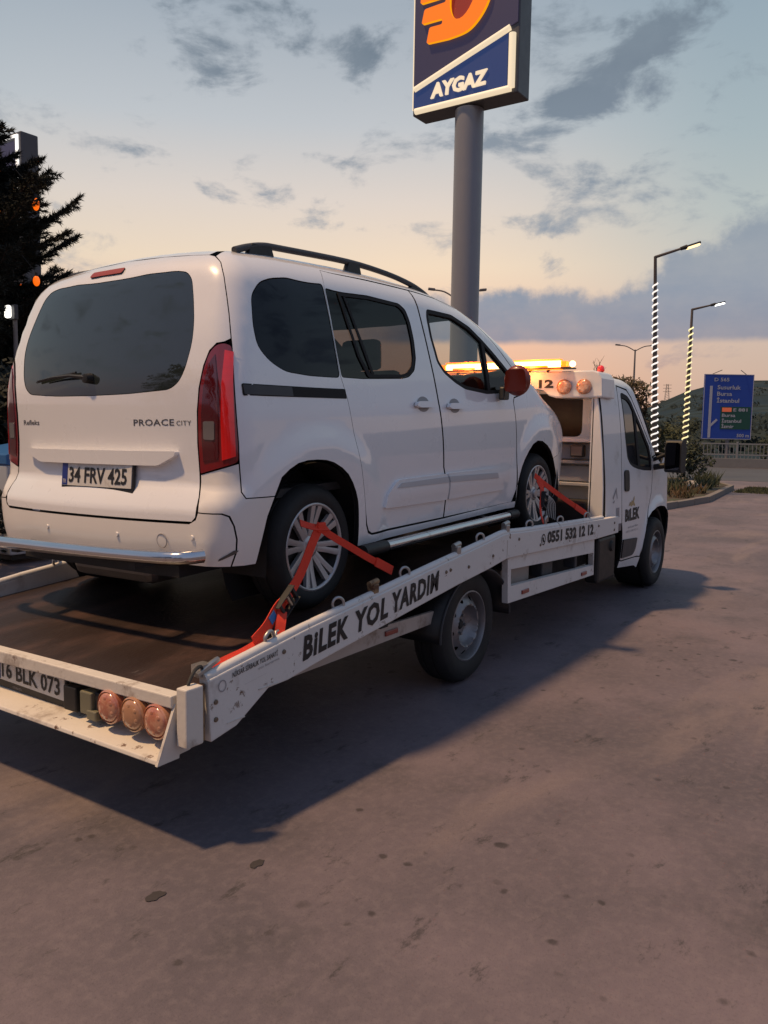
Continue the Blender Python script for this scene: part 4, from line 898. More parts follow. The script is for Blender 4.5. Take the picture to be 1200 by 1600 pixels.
# light bar on the roof
M_BAR = mat('lit_orange_bar', (.9, .35, .05), .3, emit=(1.0, .52, .14), estr=14)
M_BARC = mat('orange_bar_glow', (.75, .16, .02), .25, emit=(1.0, .17, .008), estr=2.4)
BX = 2.385
lbar = MB().box((BX, 0, 2.125), (.16, 1.36, .012)).build('light_bar', M_BLACK, truck, bevel=.003)
MB().tube([(BX, -.565, 2.160), (BX, .565, 2.160)], [.030, .030], 14).build('light_tube', M_BAR, lbar, 60)
for s in (-1, 1):
    MB().prism([(BX-.045, 2.112), (BX+.045, 2.112), (BX+.045, 2.126), (BX-.045, 2.126)], .02*s, .57*s).build('orange_halo_strip', M_BARC, lbar); MB().prism([(BX-.036, 2.194), (BX+.036, 2.194), (BX+.030, 2.206), (BX-.030, 2.206)], .02*s, .57*s).build('orange_halo_strip', M_BARC, lbar)  # glowing strips added above and below for the tube's orange halo
    MB().box((BX, .602*s, 2.160), (.07, .055, .055)).build('bar_end', M_BARC, lbar, bevel=.01); MB().sphere((BX, .675*s, 2.160), .026, 12, 8).build('end_flasher', M_BAR, lbar, 60)
    for yy in (.28, .45): MB().bar((BX-.02, yy*s, 2.095), (BX-.02, yy*s-.03, 2.125), .03, .012).build('bar_foot', M_BLACK, lbar)
    MB().box((BX-.06, .36*s, 2.137), (.03, .22, .022)).build('bar_reflector', M_BARC, lbar)
    MB().tube([(BX+.04, .16*s, 2.10), (BX+.05, .17*s, 2.16)], .006, 6).build('bar_bracket', M_DARK, lbar)
for yy in (-.32, .32):                       # the lit bar's own light
    ld = bpy.data.lights.new('light_bar_lamp', 'POINT'); ld.energy = 16; ld.color = (1.0, .30, .05); ld.shadow_soft_size = .06
    lo = bpy.data.objects.new('light_bar_lamp', ld); COL.objects.link(lo); lo.location = (BX-.09, yy, 2.16); lo.parent = lbar
bc_ = MB().tube([(2.62, -.845, 2.085), (2.62, -.845, 2.105)], .022, 10).build('beacon_base', M_BLACK, truck)
MB().lathe([(.028, .0), (.032, .012), (.028, .040), (.014, .052), (.0, .055)], 16, (2.62, -.845, 2.105), 'z', 1).build('red_beacon', mat('red_beacon_lens', (.70, .02, .02), .3, coat=.6, emit=(1, .03, .02), estr=.25), bc_, 50)
MB().box((3.3, 0, .80), (1.0, 1.5, .1)).box((3.4, .4, 1.1), (.5, .5, .7)).box((3.4, -.4, 1.1), (.5, .5, .7)).build('cab_seats', M_INNER, truck)
MB().box((3.3, 0, .45), (1.9, 1.16, .3)).build('cab_underbody', M_DARK, truck)

# ---------------------------------------------------------------- straps
def ribbon(b, pts, w, nrm=(0, -1, 0), t=.004, tw=0):
    pts = [Vector(p) for p in pts]; V = []; m = len(pts)
    for i, p in enumerate(pts):
        d = (pts[min(i+1, m-1)]-pts[max(i-1, 0)]).normalized(); n = Vector(nrm); n = (n-d*n.dot(d)).normalized(); s = d.cross(n)
        if tw: a = tw*i/(m-1); s, n = s*math.cos(a)+n*math.sin(a), n*math.cos(a)-s*math.sin(a)
        V += [p+s*w/2+n*t/2, p-s*w/2+n*t/2, p-s*w/2-n*t/2, p+s*w/2-n*t/2]
    F = []
    for i in range(m-1):
        for j in range(4): q = (j+1) % 4; F.append((i*4+j, i*4+q, (i+1)*4+q, (i+1)*4+j))
    F += [(3, 2, 1, 0), tuple((m-1)*4+j for j in range(4))]; return b.add(V, F)
M_BLUEL = mat('blue_strap_label', (.03, .16, .45), .6)
def ratchet(par, c, d, s=1.0):
    c, d = Vector(c), Vector(d).normalized(); n = Vector((0, -1, 0)); n = (n-d*n.dot(d)).normalized(); w = d.cross(n); R = Matrix((d, w, n)).transposed()
    rb_ = MB()
    for k in (-1, 1): rb_.box(c+w*.032*k*s+n*.012, (.13*s, .005, .034), R)
    rb_.box(c+n*.024+d*.02, (.012, .066*s, .012), R).box(c+n*.026-d*.05*s, (.014, .07*s, .010), R).box(c+n*.005+d*.06*s, (.014, .07*s, .020), R)
    o = rb_.build('ratchet_buckle', M_DARK, par, bevel=.002)
    MB().tube([c+w*.034+d*.02+n*.012, c-w*.034+d*.02+n*.012], .014, 10).build('ratchet_drum', M_GALV, o, 50)
    return o
st = empty('tie_down_strap', 'red ratchet strap over the rear wheel of the van with blue label', 'strap', (-1.9, -1.04, .66), group='red straps holding the van wheels')
loc = lambda pts, o: [tuple(Vector(p)-Vector(o)) for p in pts]
O1 = (-1.9, -1.04, .66)
b = MB(); ribbon(b, loc(spline([(-1.395, -.905, 1.105), (-1.46, -.915, 1.04), (-1.56, -.925, .905), (-1.66, -.945, .83), (-1.735, -.965, .80)], 4), O1), .058); b.build('strap_band', M_STRAP, st)
b = MB(); ribbon(b, loc(spline([(-1.735, -.970, .80), (-1.80, -.985, .775), (-1.88, -1.0, .715), (-1.965, -1.005, .668)], 4), O1), .062); b.build('strap_tail', M_STRAP, st)
b = MB(); ribbon(b, loc(spline([(-1.78, -1.0, .77), (-1.81, -1.02, .73), (-1.835, -1.03, .68), (-1.85, -1.035, .665)], 4), O1), .045, (-.6, -.8, 0)); b.build('strap_tail', M_STRAP, st)
b = MB(); ribbon(b, loc(spline([(-1.40, -.905, 1.100), (-1.33, -.915, 1.055), (-1.20, -.94, .985), (-1.06, -.965, .91), (-.885, -.985, .83)], 4), O1), .036, tw=-.2); b.build('strap_band', M_STRAP, st)
b = MB(); ribbon(b, loc([(-1.02, -.975, .890), (-.885, -.987, .828)], O1), .048, t=.008); b.build('strap_sleeve', M_STRAP, st)
b = MB(); ribbon(b, loc(spline([(-1.515, -.880, 1.128), (-1.46, -.90, 1.108), (-1.40, -.908, 1.098), (-1.34, -.905, 1.092)], 4), O1), .040, (-.3, -.6, .7)); b.build('strap_loop', M_STRAP, st)
b = MB().box(Vector((-1.395, -.912, 1.098))-Vector(O1), (.06, .016, .05)); b.build('strap_knot', M_STRAP, st, bevel=.012)
ratchet(st, Vector((-1.735, -.978, .80))-Vector(O1), (.80, .05, .60), 1.1)
b = MB(); ribbon(b, loc([(-1.815, -.993, .765), (-1.855, -1.0, .738)], O1), .040, t=.002); V = b.V; b.build('strap_label', M_BLUEL, st)
b = MB(); b.tube(loc(spline([(-1.93, -1.05, .640), (-1.945, -1.05, .69), (-1.91, -1.05, .715), (-1.885, -1.05, .68)], 4), O1), .009, 7); b.tube(loc([(-1.865, -1.04, .655), (-1.86, -1.035, .70), (-1.84, -1.03, .70)], O1), .006, 6); b.build('strap_hook', M_GALV, st, 60)
b = MB(); ribbon(b, loc(spline([(-1.93, -1.015, .662), (-2.02, -1.01, .64), (-2.10, -1.012, .632), (-2.20, -1.02, .625), (-2.27, -1.025, .63)], 4), O1), .05, (0, -.6, .8)); b.build('strap_slack', M_STRAP, st)
O2 = (1.02, -1.03, .89)
s2 = empty('tie_down_strap', 'red ratchet strap over the front wheel of the van', 'strap', O2, group='red straps holding the van wheels')
b = MB(); ribbon(b, loc(spline([(1.20, -.90, 1.225), (1.24, -.915, 1.16), (1.22, -.925, 1.09)], 4), O2), .07); b.build('strap_band', M_STRAP, s2)
b = MB(); ribbon(b, loc(spline([(1.19, -.935, 1.09), (1.12, -.96, 1.03), (1.07, -.99, .97), (1.035, -1.03, .905)], 4), O2), .048); b.build('strap_tail', M_STRAP, s2)
b = MB(); ribbon(b, loc(spline([(1.15, -.895, 1.25), (1.30, -.905, 1.185), (1.65, -.925, 1.055), (2.06, -.96, .905)], 5), O2), .040, tw=-.2); b.build('strap_band', M_STRAP, s2)
b = MB(); ribbon(b, loc([(1.86, -.945, .975), (2.07, -.962, .898)], O2), .05, t=.008); b.build('strap_sleeve', M_STRAP, s2)
ratchet(s2, Vector((1.19, -.945, 1.06))-Vector(O2), (.5, .1, .85), 1.0)
b = MB()
for k in range(7): b.tube(loc(spline([(1.23+.012*k, -.94, 1.10), (1.24+.03*k, -.95, 1.03), (1.22+.035*k, -.95, .96-.01*k)], 3), O2), .003, 4)
b.build('frayed_cord', mat('white_cord', (.55, .52, .50), .8), s2)
b = MB(); b.tube(loc(spline([(1.02, -1.05, .90), (1.00, -1.05, .945), (1.03, -1.05, .965), (1.05, -1.045, .93)], 4), O2), .010, 7); b.build('strap_hook', M_GALV, s2, 60)
# ---------------------------------------------------------------- ground, road, hills
def ground_mat():
    m = bpy.data.materials.new('forecourt_concrete'); m.use_nodes = True; nt = m.node_tree; b = nt.nodes['Principled BSDF']; X.nt = nt
    t = nt.nodes.new('ShaderNodeTexCoord'); ob = t.outputs['Object']
    def nz(s, d=6, r=.6, st=None, dist=0):
        v = ob
        if st: mp = nt.nodes.new('ShaderNodeMapping'); mp.inputs['Scale'].default_value = st[:3]; mp.inputs['Rotation'].default_value = (0, 0, st[3]); nt.links.new(ob, mp.inputs[0]); v = mp.outputs[0]
        n = nt.nodes.new('ShaderNodeTexNoise'); n.inputs['Scale'].default_value = s; n.inputs['Detail'].default_value = d; n.inputs['Roughness'].default_value = r; n.inputs['Distortion'].default_value = dist
        nt.links.new(v, n.inputs['Vector']); return X(n.outputs[0])
    c = mixc(smooth(nz(.55, 7, .62), .34, .66), (.088, .074, .088), (.156, .123, .142))
    c = mixc(smooth(nz(1.9, 8, .7), .50, .74)*.75, c, (.064, .056, .064))
    c = mixc(smooth(nz(.35, 6, .6, (1, 3.2, 1, -.5), .6), .52, .68)*.7, c, (.190, .148, .145))
    c = mixc(smooth(nz(24, 4, .6), .42, .70)*.26, c, (.20, .165, .172))
    c = mixc(smooth(nz(95, 3, .7), .50, .74)*.35, c, (.045, .038, .042))
    c = mixc(smooth(nz(2.6, 9, .78, (1, 2.2, 1, .5)), .56, .66)*.8, c, (.036, .032, .034))      # tyre grime, oil
    vo = nt.nodes.new('ShaderNodeTexVoronoi'); vo.inputs['Scale'].default_value = 2.1; nt.links.new(ob, vo.inputs['Vector'])
    spot = smooth(X(vo.outputs['Distance'])+(nz(9, 4)-.5)*.14, .085, .045)*smooth(nz(.8, 3), .46, .56)
    c = mixc(spot*.9, c, (.022, .018, .018))
    vo2 = nt.nodes.new('ShaderNodeTexVoronoi'); vo2.inputs['Scale'].default_value = 7.5; nt.links.new(ob, vo2.inputs['Vector'])
    c = mixc(smooth(X(vo2.outputs['Distance'])+(nz(30, 3)-.5)*.22, .17, .07)*smooth(nz(1.3, 3), .48, .60)*.75, c, (.026, .021, .021))
    vo3 = nt.nodes.new('ShaderNodeTexVoronoi'); vo3.inputs['Scale'].default_value = 11; nt.links.new(ob, vo3.inputs['Vector'])
    c = mixc(smooth(X(vo3.outputs['Distance']), .06, .03)*smooth(nz(2.1, 2), .60, .66)*.6, c, (.22, .20, .19))
    nt.links.new(c, b.inputs['Base Color'])
    nt.links.new((nz(1.4, 5)*.3+.58).v, b.inputs['Roughness'])
    bp = nt.nodes.new('ShaderNodeBump'); bp.inputs['Strength'].default_value = .35; bp.inputs['Distance'].default_value = .012
    h = nz(45, 6, .7)*.5+nz(6, 6, .6)+nz(160, 3, .6)*.25; nt.links.new(h.v, bp.inputs['Height']); nt.links.new(bp.outputs[0], b.inputs['Normal'])
    X.nt = NT; return m
kind(MB().box((15, 0, -.25), (190, 190, .5)).build('ground', ground_mat()), 'structure')
# spilled oil: flat blots lying on the concrete
M_OIL = mat('oil_blot', (.038, .032, .033), .7, var=.3, vscale=20)
random.seed(3)
for gx, gy, r in ((-2.72, -1.263, .030), (-2.371, -1.397, .026)):
    q = [(gx+r*(.7+.5*random.random())*math.cos(2*PI*k/16)*1.25, gy+r*(.7+.5*random.random())*math.sin(2*PI*k/16)*.8) for k in range(16)]
    kind(MB().prism(spline(q, 2, True), .001, .003, 'z').build('oil_stain', M_OIL), 'structure')
M_ROAD = mat('grey_road', (.060, .063, .072), .75, var=.2, vscale=.4, bump=.2, bscale=20)
kind(MB().prism([(25.2, 30), (24.6, 6), (25.5, 1.5), (28, -14), (37, -14), (37.6, 30)], -.2, .006, 'z').build('road', M_ROAD), 'structure')
def mnoise(x, y, s, seed=0):
    v = 0
    for k in range(4): v += math.sin(x*s*1.7**k+seed+k*2.1+1.3*math.sin(y*s*1.7**k*.8+seed*1.7))*math.cos(y*s*1.7**k*1.1+seed*.6+k)/1.75**k
    return v*.5
def hill_mat():
    m = bpy.data.materials.new('hillside'); m.use_nodes = True; nt = m.node_tree; b = nt.nodes['Principled BSDF']; X.nt = nt
    t = nt.nodes.new('ShaderNodeTexCoord')
    def nz(s, d=6, r=.6):
        n = nt.nodes.new('ShaderNodeTexNoise'); n.inputs['Scale'].default_value = s; n.inputs['Detail'].default_value = d; n.inputs['Roughness'].default_value = r
        nt.links.new(t.outputs['Object'], n.inputs['Vector']); return X(n.outputs[0])
    c = mixc(smooth(nz(.012, 6), .4, .6), (.016, .032, .046), (.026, .044, .052))
    c = mixc(smooth(nz(.05, 8, .7), .48, .58), c, (.016, .024, .022)); c = mixc(smooth(nz(.02, 3), .58, .64)*.6, c, (.052, .060, .054))
    nt.links.new(c, b.inputs['Base Color']); b.inputs['Roughness'].default_value = .95; b.inputs['Specular IOR Level'].default_value = .1; X.nt = NT; return m
V = []; Fc = []; rs = [42, 55, 75, 100, 140, 190, 260, 350, 470, 620, 800, 950, 1150, 1500]; na = 180
for r in rs:
    for k in range(na):
        a = 2*PI*k/na
        ridge = .88*np.interp((a+PI) % (2*PI)-PI, [-3.2, -1.5, -.4, .05, .158, .20, .235, .271, .30, .34, .42, .6, 1.2, 2.2, 3.2], [18, 26, 60, 62, 58, 56, 49, 34, 23, 19, 14, 16, 26, 20, 18])
        t = min(max((r-48)/(900-48), 0), 1); t = t*t*(3-2*t); z = ridge*t*(1 if r < 1000 else .6)+mnoise(r*math.cos(a), r*math.sin(a), .012, 3)*6*t+(-.5 if r < 50 else .0)
        cx_, cy_ = CAMPOS.x+r*math.cos(a), CAMPOS.y+r*math.sin(a); V.append((cx_, cy_, z))
for i in range(len(rs)-1):
    for k in range(na): q = (k+1) % na; Fc.append((i*na+k, (i+1)*na+k, (i+1)*na+q, i*na+q))
kind(finish('hills', V, Fc, hill_mat(), smooth_ang=60), 'structure')

# ---------------------------------------------------------------- foliage
def leafcloud(b, pts, n, size, flat=.35, rnd=random):
    """n small leaf quads round every (centre, radii)"""
    for c, r in pts:
        for _ in range(n):
            d = Vector((rnd.gauss(0, 1), rnd.gauss(0, 1), rnd.gauss(0, 1))).normalized()*(.45+.62*rnd.random()**.6)
            p = Vector(c)+Vector((d.x*r[0], d.y*r[1], d.z*r[2])); a = Vector((rnd.gauss(0, 1), rnd.gauss(0, 1), rnd.gauss(0, 1))).normalized(); e = a.orthogonal().normalized(); s = size*(.6+.8*rnd.random())
            b.add([p-a*s, p+e*s*flat, p+a*s, p-e*s*flat], [(0, 1, 2, 3)])
def broad_tree(name, label, base, h, r, m, group=None, n=70, size=.09, clumps=26, trunk=True, cat='tree', squat=1.0):
    t = empty(name, label, cat, base, group); rnd = random.Random(int(base[0]*31+base[1]*17))
    if trunk:
        b = MB(); b.tube([(0, 0, -.1), (.03, .02, h*.3), (-.02, .05, h*.62)], [.05*h/3, .04*h/3, .02*h/3], 8)
        for k in range(7):
            a = k*2.4; z = h*(.25+.07*k); b.tube([(0, 0, z), (.5*r*math.cos(a), .5*r*math.sin(a), z+h*.16), (.8*r*math.cos(a), .8*r*math.sin(a), z+h*.26)], [.02*h/3, .012*h/3, .005], 5)
        b.build('trunk', mat('bark', (.045, .035, .028), .9, var=.3, bump=.4, bscale=30), t, 60)
    pts = []
    for k in range(clumps):
        u = rnd.random(); z = h*(.22+.74*u)*1.0; rad = r*math.sqrt(max(.05, math.sin(PI*min(1, .18+.80*u))))*squat; a = rnd.random()*2*PI; q = rad*math.sqrt(rnd.random())
        s = r*(.22+.22*rnd.random()); pts.append(((q*math.cos(a), q*math.sin(a), z), (s, s, s*.8)))
    b = MB(); leafcloud(b, pts, n, size, .45, rnd); b.build('crown', m, t, fix=False)
    return t
M_LEAFB = mat('russet_lamplit_leaves', (.085, .050, .022), .8, var=.5, vscale=1.6, col2=(.030, .034, .016), cscale=1.2, cth=(.45, .60))  # street-lamp warmth put into the brown of the bushy tree
M_LEAFG = mat('dark_leaves', (.022, .032, .018), .8, var=.5, vscale=1.2)
M_LEAFO = mat('olive_leaves', (.050, .058, .024), .8, var=.4, vscale=1.5)
M_NEEDLE = mat('dark_needles', (.009, .013, .009), .85, var=.4, vscale=2)
broad_tree('bushy_tree', 'brown green bushy tree behind the cab of the tow truck', (20.9, 4.85, .1), 3.15, 1.15, M_LEAFB, n=110, size=.075, clumps=44)
broad_tree('bush', 'yellowish green bush beside the first wrapped lamp post', (21.8, 3.85, .1), 1.75, .75, M_LEAFO, n=90, size=.06, clumps=20, cat='bush')
broad_tree('bush', 'low dark bush behind the wing mirror of the cab', (22.3, 3.2, .1), 1.2, .8, M_LEAFG, n=90, size=.06, clumps=18, cat='bush')
# bare sapling
t = empty('bare_sapling', 'thin bare sapling sticking up behind the cab roof', 'tree', (21.0, 5.72, .1)); b = MB(); rnd = random.Random(4)
b.tube([(0, 0, -.1), (.02, 0, 1.8), (0, .02, 3.6)], [.04, .03, .008], 6)
for k in range(16):
    a = k*2.4; z = 2.3+.08*k; l = .5-.015*k; p = Vector((0, 0, z)); q = p+Vector((l*.5*math.cos(a), l*.5*math.sin(a), l)); b.tube([p, q], [.012, .004], 4)
    for j in range(3): m_ = p.lerp(q, .4+.2*j); b.tube([m_, m_+Vector((rnd.uniform(-.12, .12), rnd.uniform(-.12, .12), .16))], [.006, .003], 4)
b.build('trunk', mat('bark', (.045, .035, .028)), t, 60)
# ---- conifer at the left edge
def conifer(label, base, h, R, seed, limbs=185, group=None):
    t = empty('conifer_tree', label, 'tree', base, group); rnd = random.Random(seed)
    MB().tube([(0, 0, -.1), (.03, 0, h*.5), (0, .02, h)], [.16, .10, .02], 9).build('trunk', mat('bark', (.045, .035, .028)), t, 60)
    wood = MB(); nd = MB()
    def needles(p, d, n, L):
        for _ in range(n):
            v = (d*.75+Vector((rnd.gauss(0, .5), rnd.gauss(0, .5), rnd.gauss(0, .5)))).normalized()*L*(.6+.7*rnd.random()); e = v.cross(Vector((rnd.random()-.5, rnd.random()-.5, rnd.random()-.5))).normalized()*.009
            nd.add([p-e, p+e, p+v], [(0, 1, 2)])
    for k in range(limbs):
        u = (k+.5)/limbs; z = h*(.06+.92*u); a = k*2.39996+rnd.uniform(-.3, .3)
        L = R*float(np.interp(u, [0, .5, .62, .70, .78, .86, 1], [.95, 1.0, 1.0, .90, .58, .32, .10]))*rnd.uniform(.70, 1.10); lift = rnd.uniform(.05, .30)+.15*u
        p0 = Vector((0, 0, z)); dirv = Vector((math.cos(a), math.sin(a), lift)).normalized(); p1 = p0+dirv*L*.55+Vector((0, 0, -.05)); p2 = p0+dirv*L+Vector((0, 0, .14*L))
        wood.tube([p0, p1, p2], [.03, .016, .005], 5)
        nt_ = int(7+15*L)
        for j in range(nt_):
            f = .18+.82*j/nt_; q = p0.lerp(p1, f/.55) if f < .55 else p1.lerp(p2, (f-.55)/.45); sd_ = 1 if j % 2 else -1
            side = Vector((-math.sin(a)*sd_, math.cos(a)*sd_, rnd.uniform(-.2, .6))); dd = (dirv*.8+side*.75).normalized(); l = (.42-.26*f)*rnd.uniform(.7, 1.25)*min(1.2, L+.2)
            e_ = q+dd*l; wood.tube([q, e_], [.008, .003], 4, cap=False)
            for s in range(int(5+18*l)): needles(q.lerp(e_, (s+.5)/int(5+18*l)), dd, 9, .085)
        needles(p2, dirv, 26, .09)
    wood.build('branches', mat('bark', (.045, .035, .028)), t, fix=False); nd.build('crown', M_NEEDLE, t, fix=False)
    return t
conifer('dark conifer tree at the left edge hiding part of the lit totem', (2.12, 8.24, 0), 6.5, 1.38, 5)
broad_tree('dark_shrub', 'dark shrub low behind the van, left of the conifer trunk', (3.6, 9.3, 0), 3.4, 1.5, M_NEEDLE, 'dark shrubs along the forecourt edge', n=120, size=.09, clumps=40, cat='shrub')
broad_tree('dark_shrub', 'dark shrub against the left edge below the conifer', (1.55, 7.0, 0), 2.3, 1.1, M_NEEDLE, 'dark shrubs along the forecourt edge', n=130, size=.07, clumps=40, cat='shrub')
broad_tree('dark_shrub', 'low dark shrub beside the bed of the tow truck at the left', (-.15, 4.9, 0), .85, .8, M_NEEDLE, 'dark shrubs along the forecourt edge', n=140, size=.05, clumps=26, cat='shrub')
# white cabinet with blue lid behind the bed
c = empty('ice_cabinet', 'white cabinet with a blue lid and small blue print behind the truck bed', 'cabinet', (.98, 5.5, 0))
M_CAB = mat('cabinet_white', (.42, .44, .48), .5, var=.08); M_CABB = mat('cabinet_blue', (.02, .11, .30), .45)
MB().box((0, 0, .62), (.7, .9, 1.0)).build('cabinet_body', M_CAB, c, bevel=.02)
MB().prism([(-.36, 1.12), (.36, 1.12), (.36, 1.36), (-.36, 1.24)], -.46, .46).build('lid', M_CABB, c, bevel=.015)
MB().box((0, 0, .09), (.6, .8, .06)).build('cabinet_foot', M_DARK, c)
for k, (w_, z_) in enumerate(((.60, .98), (.66, .90), (.5, .83), (.62, .76))): text('cabinet_print', 'buz satılır' if k % 2 else 'temiz su', (-.352, .40, z_), (0, -1, 0), (0, 0, 1), .045, w_, M_CABB, c)
p = empty('bollard_post', 'thin white post standing beside the truck bed at the left edge', 'post', (-.33, 4.02, 0)); MB().tube([(0, 0, 0), (.0, 0, .58)], .028, 10).build('post_tube', M_CAB, p, 60); MB().lathe([(.0, .60), (.03, .585), (.03, .57)], 12, ax='z', sgn=1).build('post_cap', M_CABB, p)
# ---------------------------------------------------------------- planter beyond the cab
M_KERB = mat('kerb_concrete', (.17, .15, .135), .8, var=.15, vscale=3, bump=.2)
PL = [(9.5, 1.62), (15.4, 1.0), (20.5, 1.45), (23.2, 2.7), (22.8, 6.6), (9.8, 7.2)]
kind(MB().prism(inset(PL, .10), -.1, .11, 'z').build('planter_soil', mat('planter_soil', (.055, .038, .026), .95, var=.4, vscale=3, col2=(.045, .052, .022), cscale=2.2, cth=(.46, .56), bump=.6, bscale=12)), 'structure')
kb = None; pk = empty('planter_kerb', 'low concrete kerb round the planted island beyond the cab', 'kerb', (15.4, 1.0, 0))
for (x0, y0), (x1, y1) in zip(PL, PL[1:]+PL[:1]):
    L = math.hypot(x1-x0, y1-y0); n = max(1, int(round(L/1.0))); a = math.atan2(y1-y0, x1-x0)
    for k in range(n):
        if kb is None or abs(kb_len-L/n) > .02: kb = MB().box((0, 0, .06), (L/n-.012, .14, .16)).build('kerb_stone', M_KERB, pk, bevel=.012); kb_len = L/n; o = kb
        else: o = kb.copy(); COL.objects.link(o); o.parent = pk
        f = (k+.5)/n; o.location = (x0+(x1-x0)*f-15.4, y0+(y1-y0)*f-1.0, random.uniform(-.006, .006)); o.rotation_euler = (0, 0, a)
rnd = random.Random(9)
for k, (x, y, m, hh) in enumerate(((15.0, 1.5, M_LEAFB, .35), (15.9, 1.9, M_LEAFO, .42), (16.7, 1.55, M_LEAFB, .30), (17.6, 2.2, M_LEAFO, .5), (18.6, 1.8, M_LEAFO, .36), (19.7, 1.9, M_LEAFG, .5), (20.6, 2.2, M_LEAFO, .42), (16.2, 2.9, M_LEAFB, .4), (21.4, 2.3, M_LEAFG, .45))):
    b = MB(); lab = ['russet', 'olive', 'dark green'][[M_LEAFB, M_LEAFO, M_LEAFG].index(m)]
    for j in range(46):
        a = rnd.random()*2*PI; d = Vector((math.cos(a)*.55, math.sin(a)*.55, .5+rnd.random())).normalized(); q = Vector((rnd.uniform(-.25, .25), rnd.uniform(-.25, .25), 0)); l = hh*(.5+.7*rnd.random()); e = d.orthogonal().normalized()*.016
        b.add([q-e, q+e, q+d*l*.6+e*1.3, q+d*l, q+d*l*.6-e*1.3], [(0, 1, 2, 3, 4)])
    o = b.build('planter_plant', m, loc=(x, y, .10), fix=False)
    tag(o, f'{lab} ground plant in the planted island, ' + ['at its near corner', 'second from the near corner', 'third from the near corner', 'half way along the kerb', 'beyond the middle of the kerb', 'near the far bend', 'at the far bend', 'behind the near corner', 'beside the second lamp post'][k], 'plant', 'ground plants in the island')
b = MB(); rnd = random.Random(2)
for k in range(60): f = rnd.random(); b.sphere((18.5+4.3*f+rnd.uniform(-.1, .1), 2.0+.9*f+rnd.uniform(-.25, .25), .13), rnd.uniform(.03, .08), 6, 4)
kind(b.build('white_pebbles', mat('white_stone', (.40, .38, .36), .8), fix=False), 'stuff')
b = MB(); rnd = random.Random(12)
for k in range(2600):
    x = 19.3+2.6*rnd.random(); y = -.1+1.3*rnd.random(); s = rnd.uniform(.03, .09); a = rnd.random()*PI; e = Vector((math.cos(a), math.sin(a), 0))*.012; q = Vector((x, y-.25*(x-19.3)*.0, .0)); b.add([q-e, q+e, q+Vector((rnd.uniform(-.03, .03), rnd.uniform(-.03, .03), s))], [(0, 1, 2)])
kind(b.build('grass_patch', M_LEAFO, fix=False), 'stuff')

# ---------------------------------------------------------------- lamp posts wound with light ropes
M_POLE = mat('brown_pole_paint', (.10, .082, .070), .5, var=.15)
def emis(name, c, s): return mat(name, tuple(min(1, q) for q in c), .4, emit=c, estr=s)
def lamp_post(label, base, h, head, rope, ropes, headm, turns, z0, lean, group, rr=.014, pr=.058):
    t = empty('street_lamp', label, 'street lamp', base, group); lx, ly = lean
    MB().tube([(0, 0, -.02), (lx*.5, ly*.5, h*.5), (lx, ly, h)], [pr*1.25, pr, pr*.62], 12).build('pole', M_POLE, t, 60)
    MB().box((0, 0, .02), (.34, .34, .04)).build('base_plate', M_DARK, t)
    hx, hy, hz = head; d = Vector((hx, hy, 0)).normalized(); A = Vector((lx, ly, h-.02)); B = A+Vector((hx, hy, hz))*.62; C_ = A+Vector((hx, hy, hz))
    MB().tube([A, B], [pr*.62, .030], 8).build('arm', M_POLE, t, 60); MB().tube([B, B.lerp(C_, .42)], [.045, .055], 8).build('lamp_neck', M_DARK, t, 60)
    hd2 = MB(); dd = (C_-B).normalized(); hd2.bar(B.lerp(C_, .30), C_+dd*.10, .15, .055); hh = hd2.build('lamp_head', M_GREYPL, t, bevel=.015)
    hl_ = MB(); hl_.bar(B.lerp(C_, .42)+Vector((0, 0, -.042)), C_+dd*.08+Vector((0, 0, -.042)), .15, .05); hl_.build('lamp_lens', headm, hh, bevel=.012)
    pts = []; n = int(turns*14)
    for i in range(n+1):
        z = z0+(h-.62-z0)*i/n; a = 2*PI*turns*i/n; f = z/h; rad = pr*(1.25-.63*f)+rr*.8; cxl = (lx*f, ly*f); pts.append((cxl[0]+rad*math.cos(a), cxl[1]+rad*math.sin(a), z))
    MB().tube(pts, rr, 5).build('light_rope', rope, t, 60)
    return t
M_ROPEW = emis('white_light_rope', (1, .93, .86), .95); M_ROPEY = emis('yellow_light_rope', (1, .90, .48), .80)
lamp_post('tall street lamp wound with white light rope, warm head lit', (17.11, 2.68, .1), 5.86, (.56, -.83, .34), M_ROPEW, 1, emis('warm_lamp_lens', (1, .72, .34), 1.9), 31, .25, (-.55, .10), 'wrapped street lamps of the forecourt', .020, .060)
lamp_post('farther street lamp wound with yellowish light rope, white head lit', (26.22, 4.22, 0), 6.05, (.58, -.88, .26), M_ROPEY, 1, emis('white_lamp_lens', (1, .95, .85), 5), 25, .3, (.30, .05), 'wrapped street lamps of the forecourt', .026, .068)
def twin_lamp(label, base, h, span, m):
    t = empty('twin_street_lamp', label, 'street lamp', base, 'unlit twin armed street lamps'); MB().tube([(0, 0, 0), (0, 0, h)], [.11, .055], 10).build('pole', m, t, 60)
    for s in (-1, 1):
        e = Vector(span)*s; MB().tube(spline([(0, 0, h-.1), tuple(e*.45+Vector((0, 0, h+.22))), tuple(e*.85+Vector((0, 0, h+.30)))], 4), .035, 6).build('arm', m, t, 60)
        MB().bar(e*.80+Vector((0, 0, h+.31)), e*1.05+Vector((0, 0, h+.34)), .22, .09).build('lamp_head', m, t, bevel=.02)
M_GREYPOLE = mat('grey_mast_paint', (.16, .15, .15), .5)
twin_lamp('distant unlit twin armed street lamp behind the bushy tree', (55.4, 15.2, 0), 7.6, (.75, -1.15, 0), M_GREYPOLE)
twin_lamp('unlit twin armed street lamp behind the totem pole', (27.1, 14.25, 0), 7.3, (.66, -1.0, 0), M_GREYPOLE)
